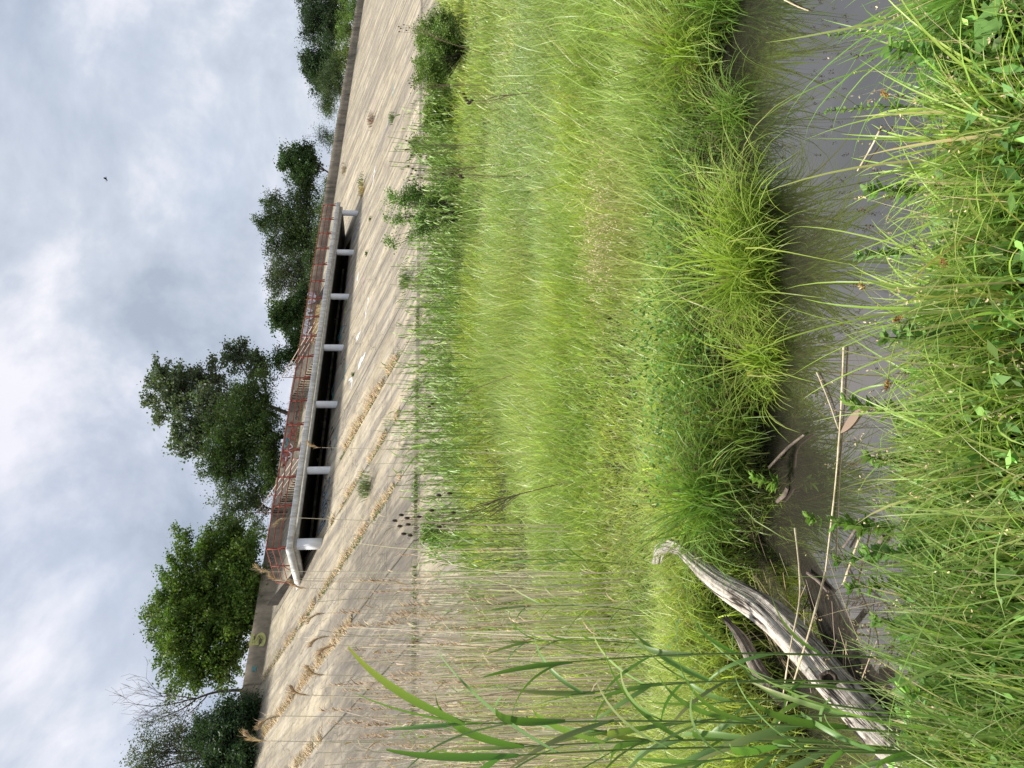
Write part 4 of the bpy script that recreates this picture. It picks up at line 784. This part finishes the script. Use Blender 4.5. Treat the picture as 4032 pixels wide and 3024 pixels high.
teasel(1920, 560, 18, [(1600, 555), (1612, 563), (1625, 575), (1598, 590), (1640, 600), (1618, 610)], "teasel standing by the low yellow green bush", .015, .005)
teasel(1850, 330, 22, [(1612, 328), (1620, 338), (1618, 345), (1632, 350), (1625, 322)], "small teasel rising above the bushes between the two round ones", .016, .006)
teasel(1850, 220, 22, [(1570, 105), (1578, 112), (1590, 98), (1600, 120), (1612, 110), (1572, 125)], "teasel rising above the big dark round bush", .016, .006)
teasel(1900, 350, 12, [(1825, 370), (1832, 385), (1838, 395), (1850, 402), (1845, 408), (1858, 395)], "leaning teasel in the grass below the smaller round bush", .018, .005)
teasel(1990, 690, 12, [(1780, 685), (1812, 690), (1815, 697), (1745, 745-60), (1820, 700)], "low teasel in the grass before the sapling", .018, .004)
teasel(2050, 1440, 13, [(1690, 1600), (1702, 1590)], "small teasel among the green reeds", .018, .004)

# ================================================================== weeds on the slope
def strip(t, s0, s1, n, L_, c, name, lab, side=1, sw=.10, mat=None, gaps=1.0):
    s = rng.uniform(s0, s1, n*2); k = (np.sin(s*1.7+t)+np.sin(s*3.9+2*t)*.6 > -gaps+rng.normal(0, .25, n*2)); s = s[k][:n]; n = len(s); tt = t+rng.normal(0, sw, n)
    B = np.stack([tt, s, zslope(s)-.01], 1); g = MB(); az = (0 if side > 0 else math.pi)+rng.normal(0, .5, n)+.5
    blades(g, B, L_*np.exp(rng.normal(0, .35, n))*(.55+.45*np.sin(s*1.3+t*3)**2), az, rng.uniform(.8, 1.15, n), rng.uniform(.1, .5, n), .03, vcol(c, n, .2), 3); o = canal_root(g.build(name, mat or MAT_STRAW)); tag(o, lab, kind='stuff')
TAN, GRN = (.50, .39, .23), (.12, .16, .05)
strip(28.55, 28.5, 36.5, 2300, .62, TAN, "dry_joint_grass", "longest strip of tan dry grass along a slab joint in mid slope", 1, .12, gaps=.9)
strip(28.40, 28.2, 37.5, 700, .22, GRN, "joint_weeds", "green weeds rooted along the mid slope joint", 1, .07, MAT_GRASS)
strip(24.2, 28, 38, 1200, .42, TAN, "dry_joint_grass", "broken tan grass along the joint below the corner column", 1, .10, gaps=.25)
strip(24.05, 28, 38, 520, .2, GRN, "joint_weeds", "green weeds along the joint below the corner column", 1, .07, MAT_GRASS, .6)
strip(20.0, 27.6, 45, 3000, .42, TAN, "dry_joint_grass", "tan grass strip climbing left of the platform to the wall", 1, .11, gaps=.9)
strip(19.8, 27.6, 44, 700, .26, GRN, "joint_weeds", "green weeds under the tan strip left of the platform", 1, .08, MAT_GRASS, .7)
strip(15.75, 33, 48, 3000, .48, TAN, "dry_joint_grass", "tan grass strip below the broad tree", 1, .13, gaps=1.1)
strip(11.6, 36, 49, 1500, .5, TAN, "dry_joint_grass", "tan grass strip near the elm bush", 1, .13, gaps=.8)
strip(20.0, 45, 50.5, 500, .5, (.34, .28, .16), "dry_joint_grass", "dull dry grass at the wall foot left of the railing", 1, .12)
for (a, b, c0, c1, n, cc, nm, lb) in [(52, 58, 48, 50.4, 900, (.42, .34, .17), "bank_grass", "dry golden grass behind the railing at the right part of the platform"), (36, 46, 50.2, 50.7, 260, (.30, .27, .12), "bank_grass", "dry tufts at the wall foot between the stairs")]:
    X = rng.uniform(a, b, n); S = rng.uniform(c0, c1, n); g = MB(); blades(g, np.stack([X, S, zslope(S)], 1), .35, rng.uniform(0, 6.3, n), .2, .8, .04, vcol(cc, n), 3); tag(canal_root(g.build(nm, MAT_STRAW)), lb, kind='stuff')
def weed(t, s, r, n, c, lab, h=.35, dry=False):
    x, y, _ = c2w(t, s); z = zslope(s); root = empty("slope_weed", (x, y, z)); tag(root, lab, "weed", "weeds growing out of the slab joints"); g = MB(); a = rng.uniform(0, 6.3, n)
    blades(g, np.stack([rng.normal(0, r, n), rng.normal(0, r, n), np.full(n, -.02)+rng.normal(0, r, n)*.2], 1), h, a, .3, rng.uniform(.2, 1, n), .035, vcol(c, n, .25), 4, 'leaf'); g.build("blades", MAT_GRASS, root)
weed(22.3, 31.6, .30, 130, (.15, .19, .09), "grey green grassy weed on the joint left of the corner column", .7)
weed(61.5, 38.8, .45, 200, (.10, .15, .05), "low green weed just right of the last round column", .45)
weed(60.0, 38.4, .35, 120, (.50, .36, .18), "tan dry tuft at the foot of the last round column", .45)
weed(71.5, 37.5, .35, 110, (.22, .14, .11), "reddish brown dead weed on the slope right of the platform", .7)
weed(77, 46.5, .30, 90, (.22, .17, .12), "brown dead weed high on the slope right of the platform", .6)
weed(33.5, 27.2, .4, 160, (.13, .19, .06), "green weed at the slope foot above the reed belt", .7)
weed(60.5, 31.5, .3, 90, (.11, .17, .05), "green weed in the low joint right of the sapling", .5)
for (t, s, lab) in [(47, 35.6, "tiny green sprout on the joint below the platform middle"), (51.5, 35.5, "tiny green sprout on the joint right of the middle one"), (34.6, 36.2, "tiny dark sprout below the fifth column")]: weed(t, s, .08, 30, (.09, .14, .04), lab, .25)
t_, s_ = [], []
n = 520; T_ = np.concatenate([rng.normal(c_, .5, 65) for c_ in (9, 11.5, 14, 17.3, 18.6, 21.5, 24, 29)]); g = MB(); S_ = 26.05+rng.normal(0, .05, n); blades(g, np.stack([T_, S_, S_*0+.38], 1), rng.uniform(.1, .35, n), rng.uniform(0, 6.3, n), .3, .8, .035, vcol((.10, .15, .04), n, .3), 3, 'leaf'); tag(canal_root(g.build("step_weeds", MAT_GRASS)), "green weeds in the dark step at the slope foot", kind='stuff')
# grasses on top of the wall edge
n = 2600; T_ = rng.uniform(0, 130, n); g = MB(); blades(g, np.stack([T_, 51.3+rng.random(n)*1.2, T_*0+11.9], 1), rng.uniform(.2, .75, n), rng.uniform(0, 6.3, n), .1, rng.uniform(.1, .8, n), .05, vcol((.30, .28, .13), n, .3), 3); tag(canal_root(g.build("wall_top_grass", MAT_GRASS)), "thin dry grass fringe behind the parapet wall", kind='stuff')

# ================================================================== graffiti (paint on the slope and on the walls)
def paint(name, c): return noisemat(name, tuple(.7*q for q in c), c, 6, .7, 0)
PB, PK, PW, PP, PTE, PY, PRD, PBL = paint("paint_pale_blue", (.26, .33, .36)), paint("paint_black", (.02, .02, .025)), paint("paint_white", (.75, .76, .78)), paint("paint_pink", (.55, .33, .40)), paint("paint_teal", (.10, .30, .30)), paint("paint_yellow", (.50, .50, .18)), paint("paint_red", (.38, .13, .10)), paint("paint_blue", (.16, .18, .34))
MS = math.atan(SM)
def text_mesh(txt, size, bold):
    cu = bpy.data.curves.new("t", 'FONT'); cu.body = txt; cu.size = size; cu.offset = bold; cu.space_character = 1.05; o = bpy.data.objects.new("t", cu); col.objects.link(o)
    dg = bpy.context.evaluated_depsgraph_get(); me = bpy.data.meshes.new_from_object(o.evaluated_get(dg)); bpy.data.objects.remove(o); return me
def put_text(txt, size, bold, t, s, mat, par, lift, name="lettering", wallmode=False, z=0, stretch=1.0):
    me = text_mesh(txt, size, bold); me.materials.clear(); me.materials.append(mat); o = bpy.data.objects.new(name, me); col.objects.link(o); o.parent = par
    if wallmode: o.matrix_local = Matrix.Translation((t, s-lift, z)) @ Matrix.Rotation(math.pi/2, 4, 'X') @ Matrix.Diagonal((stretch, 1, 1, 1))
    else: o.matrix_local = Matrix.Translation((t, s, zslope(s)+lift)) @ Matrix.Rotation(MS, 4, 'X') @ Matrix.Diagonal((1, stretch, 1, 1))
    return o
put_text("RoBC", 1.45, .085, 25.0, 39.35, PK, emb, .006, stretch=1.35); put_text("RoBC", 1.45, .0, 25.0, 39.35, PB, emb, .011, stretch=1.35)
def squig(t, s, w_, h_, n, mat, rad=.05, name="graffiti", wallmode=False, z=0, lift=.004, seed=None):
    r_ = np.random.default_rng(seed or int(t*100+s*7)); P = spline(np.stack([t+np.linspace(0, w_, n)+r_.normal(0, w_/n*.6, n), s+r_.uniform(-.5, .5, n)*h_], 1)@np.array([[1, 0, 0], [0, 1, 0]]), n*5)
    d = np.gradient(P, axis=0); nn = np.stack([-d[:, 1], d[:, 0]], 1); nn /= np.linalg.norm(nn, axis=1)[:, None]+1e-9; a = P[:, :2]+nn*rad; b = P[:, :2]-nn*rad; m = len(P)
    if wallmode: v = [(q[0], z-lift, q[1]) for q in a]+[(q[0], z-lift, q[1]) for q in b]
    else: v = [(q[0], q[1], zslope(q[1])+lift) for q in a]+[(q[0], q[1], zslope(q[1])+lift) for q in b]
    g = MB(); g.add(v, [(q, q+1, m+q+1, m+q) for q in range(m-1)]); return g.build(name, mat, emb)
def blob(t, s, rx, ry, mat, name="graffiti", seed=1, lift=.004):
    r_ = np.random.default_rng(seed); a = np.linspace(0, 6.283, 29)[:-1]; rr = 1+.25*np.sin(3*a+r_.uniform(0, 6))+.18*np.sin(5*a+r_.uniform(0, 6))+.12*np.sin(9*a)
    v = [(t+rx*q*math.cos(w_), s+ry*q*math.sin(w_), zslope(s+ry*q*math.sin(w_))+lift) for q, w_ in zip(rr, a)]+[(t, s, zslope(s)+lift)]; g = MB(); g.add(v, [(q, (q+1) % 28, 28) for q in range(28)]); return g.build(name, mat, emb)
for k_, (t, s, w_, h_, n, m_, r_) in enumerate([(25.5, 38.9, 2.2, .9, 9, PK, .02), (28.6, 40.2, 2.2, 1.1, 9, PK, .03), (31.2, 40.2, 2.3, 1.6, 12, PK, .06), (30.5, 39.0, 1.4, .6, 7, PTE, .04), (36.5, 41, 1.8, .9, 9, PTE, .10), (41.6, 41.0, 2.6, 1.2, 9, PTE, .12), (42.2, 39.8, 2, .8, 8, PK, .03),
    (45, 40, 1.8, .5, 6, PY, .09), (38.2, 39.4, 1.6, 1.2, 9, PK, .05), (47.6, 39.5, 2.2, .8, 8, PP, .05), (54.3, 39.9, 1.8, 1.4, 9, PBL, .05), (55.2, 39.0, 1.3, .9, 7, PW, .04), (33.8, 36.9, 1.3, .8, 8, PW, .07), (36.2, 38.4, 1.4, .5, 7, PTE, .05), (43.5, 36.3, 1.2, .6, 7, PP, .04), (28.8, 33.2, 1.2, .6, 7, PBL, .02), (38.8, 34.6, 1.6, .5, 7, PW, .06), (61, 33, 2.2, .6, 7, PBL, .03), (57.5, 35.8, 2.0, .5, 6, PW, .07), (66, 32, 2.4, .6, 7, PTE, .05), (75, 38, 2.5, .8, 8, PP, .05)]): squig(t, s, w_, h_, n, m_, r_)
for (t, s, a, b, m_, sd_) in [(34.6, 34.9, .30, .6, PW, 3), (38.2, 36.1, .25, .36, PW, 4), (46.6, 37.6, .5, .14, PW, 6)]: blob(t, s, a, b, m_, seed=sd_)
# painted slope between and beside the stairs
for k_, (t, s, w_, h_, n, m_, r_) in enumerate([(38.0, 49.2, 2.4, 1.6, 14, PRD, .22), (38.4, 48.6, 2.0, 1.2, 12, PW, .06), (39.8, 49.6, 2.0, .9, 11, PTE, .09), (40.8, 48.8, 2.0, 1.3, 12, PRD, .14), (38.8, 49.9, 2.4, .5, 9, PBL, .07), (43.0, 48.4, 1.6, .5, 10, PK, .03), (53.2, 49.0, 2.4, 1.4, 14, PW, .17), (55.2, 49.1, 2.4, 1.4, 14, PW, .15), (53.3, 49.0, 4.4, 1.3, 18, PK, .04), (58.4, 49.4, 1.8, 1.4, 12, PW, .24), (58.6, 49.3, 1.6, 1.0, 9, PP, .09)]): squig(t, 11.62+(s-49.1)*.45, w_, h_*.55, n, m_, r_*.75, wallmode=True, z=50.675, lift=.005+.004*(k_ % 4))
# wall marks at the left
WS = 50.70
def wall_text(txt, size, bold, t, z, mat, st=1.0): o = put_text(txt, size, bold, t, WS, mat, wall, .045, wallmode=True, z=z, stretch=st); return o
wall_text("5", 1.35, .07, 22.6, 11.12, PY, 1.5); wall_text("5", .95, .03, 22.75, 11.25, PK, 1.5)
wall_text("YSHAR", .62, .0, 15.6, 11.25, paint("paint_faint_grey", (.26, .26, .26)), 1.3); wall_text("ENTEN", .55, .0, 27.6, 11.35, paint("paint_faint_grey", (.26, .26, .26)), 1.3)
wall_text("x", .5, .03, 20.9, 11.4, PTE, 1.2)

# ================================================================== bird, aerial
b, k = at_d(418, 704, 70); root = empty("flying_bird", tuple(b)); tag(root, "tiny dark bird gliding high in the clouds above the platform", "bird")
g = MB(); g.tube([(-.16, 0, 0), (-.10, 0, .01), (0, 0, .0), (.10, 0, .01), (.17, 0, .02), (.2, 0, .015)], [.012, .035, .05, .04, .028, .006], 8, (.03, .03, .035)); g.add([(-.16, -.01, 0), (-.30, -.05, 0), (-.30, .05, 0), (-.16, .01, 0)], [(0, 1, 2, 3)], (.03, .03, .035)); g.build("body", MAT_STRAW, root)
for sg in (-1, 1):
    g = MB(); v = [(.07, .02*sg, .02), (-.07, .02*sg, .02), (.09, .20*sg, .09), (-.05, .20*sg, .09), (-.03, .42*sg, .04), (-.10, .40*sg, .04)]; g.add(v+[(a_, b_, c_+.008) for (a_, b_, c_) in v], [(0, 1, 3, 2), (2, 3, 5, 4), (6, 7, 9, 8), (8, 9, 11, 10)], (.03, .03, .035)); g.build("wing", MAT_STRAW, root)
a, k = at_s(1262, 538, 75); root = empty("roof_aerial", tuple(a)); canal_root(root); tag(root, "thin television aerial rising behind the spiky bush", "aerial")
MAT_AER = noisemat("dull_aerial_metal", (.18, .18, .19), (.30, .30, .32), 3, .6, .1)
g = MB(); g.tube([(0, 0, -6), (0, 0, 2.9)], .035, 6); g.build("mast", MAT_AER, root)
for z_, w_ in ((2.85, .5), (2.0, .9), (2.3, .3)): g = MB(); g.tube([(-w_*.8, 0, z_), (w_*.8, 0, z_)], .028, 6); g.build("crossbar", MAT_AER, root)
g = MB(); g.tube([(.5, 0, 2.0), (.5, 0, 2.7)], .02, 6); g.build("element", MAT_AER, root)
tree("hedge_bush", "low dark leafy hedge behind the wall between poplar and oak like tree", "bush", tb(1330, 56), [(1180, 1360, 56, 60, 50, 50), (1140, 1400, 56.5, 45, 50, 34), (1215, 1290, 55.5, 60, 36, 44), (1090, 1420, 57, 34, 34, 16)], (.055, .10, .025), .17, 34, 0, GT, 0, .5, .40, .2)
tree("hedge_bush", "low dark leafy hedge behind the wall under the sparse tree", "bush", tb(1060, 56), [(1225, 1140, 55.5, 80, 34, 60), (1240, 1020, 55.5, 80, 34, 60), (1260, 930, 55, 60, 28, 40)], (.040, .070, .022), .17, 34, 0, GT, 0, .5, .40, .2)
gr(3400, 2960, 2000, 2950, 2.7, 9, "green reed with thick leafy top just right of the left edge reed", .50, .032)
gr(3300, 2700, 2250, 2740, 3.1, 8, "green reed between the lone one and the tall ones", .42, .028)
gr(3500, 3010, 2700, 3010, 2.3, 8, "broad leaved green reed low in the left corner", .42, .032)

# broad leaved weeds standing among the near bank grass, each where the view shows one
for k_, (x, y, z, h, n, sz, c, lab) in enumerate([
    (3880, 260, -1.85, .34, 70, .075, (.16, .29, .065), "broad leaved weed in the right corner of the near bank"),
    (3760, 760, -1.88, .30, 60, .070, (.17, .30, .07), "bright leafy weed on the near bank below the pale lone straw"),
    (3900, 1320, -1.82, .32, 70, .070, (.14, .26, .06), "leafy weed low in the middle of the near bank grass"),
    (3740, 1850, -1.90, .30, 80, .065, (.19, .31, .07), "pale leafy weed on the near bank under the leaning herb"),
    (3860, 2180, -1.86, .34, 80, .070, (.16, .29, .065), "leafy weed on the near bank right of the fallen log"),
    (3780, 2520, -1.90, .28, 70, .060, (.22, .36, .09), "small leafy weed between the log and the near bank tussock"),
    (3940, 2700, -1.86, .32, 80, .070, (.19, .34, .08), "leafy weed in the left corner below the log"),
    (3640, 1000, -1.98, .26, 60, .055, (.20, .33, .10), "leafy weed at the water edge in the middle of the near bank")]):
    herb(ip(x, y, z), h, n, c, lab, (rng.uniform(-.08, .08), rng.uniform(0, .1)), sz)
# dry seed stalks of grass, thin and pale, over the near bank
n = 260; X = rng.uniform(-1.5, 2.0, n); Y = ybN(X)-np.abs(rng.normal(.2, .35, n)); g = MB()
T = blades(g, np.stack([X, Y, H(X, Y)], 1), rng.uniform(.25, .5, n), rng.uniform(0, 6.3, n), .2, rng.uniform(.2, 1.1, n), .0028, vcol((.48, .42, .24), n), 5)
for q in range(6): leaves(g, T+rng.normal(0, 1, T.shape)*np.array((.006, .006, .016)), .012, vcol((.50, .40, .22), n, .3), 0, .45)
tag(g.build("seeding_grass", MAT_STRAW), "thin pale grass stalks with small seed heads over the near bank", kind='stuff')

# dark wiry rushes rooted in the water along the far bank, leaning out over the stream
n = 620; X = rng.uniform(-1.3, 4.5, n); Y = ybF(X)-rng.random(n)**1.6*.22+.03; g = MB(); az = -1.57+rng.normal(0, .8, n)
T = blades(g, np.stack([X, Y, X*0+WZ-.02], 1), rng.uniform(.12, .50, n), az, rng.uniform(.1, .5, n), rng.uniform(.1, .9, n), .0042, vcol((.055, .075, .025), n, .3), 5)
k = rng.random(n) < .3; T = T[k]
for q in range(12): leaves(g, T+rng.normal(0, 1, T.shape)*np.array((.004, .004, .011)), .011, vcol((.05, .03, .018), len(T), .3), 0, .5)
tag(g.build("wiry_rush", MAT_GRASS), "dark wiry rushes with small heads leaning over the water from the far bank", kind='stuff')
n = 900; X = rng.uniform(-1.3, 4.5, n); Y = ybF(X)+rng.normal(.02, .08, n); g = MB()
blades(g, np.stack([X, Y, np.maximum(H(X, Y), WZ)], 1), rng.uniform(.10, .3, n), rng.uniform(0, 6.3, n), .5, rng.uniform(.5, 1.6, n), .008, vcol((.10, .085, .05), n, .4), 4)
tag(g.build("dead_thatch", MAT_STRAW), "brown dead grass thatch along the far waterline", kind='stuff')
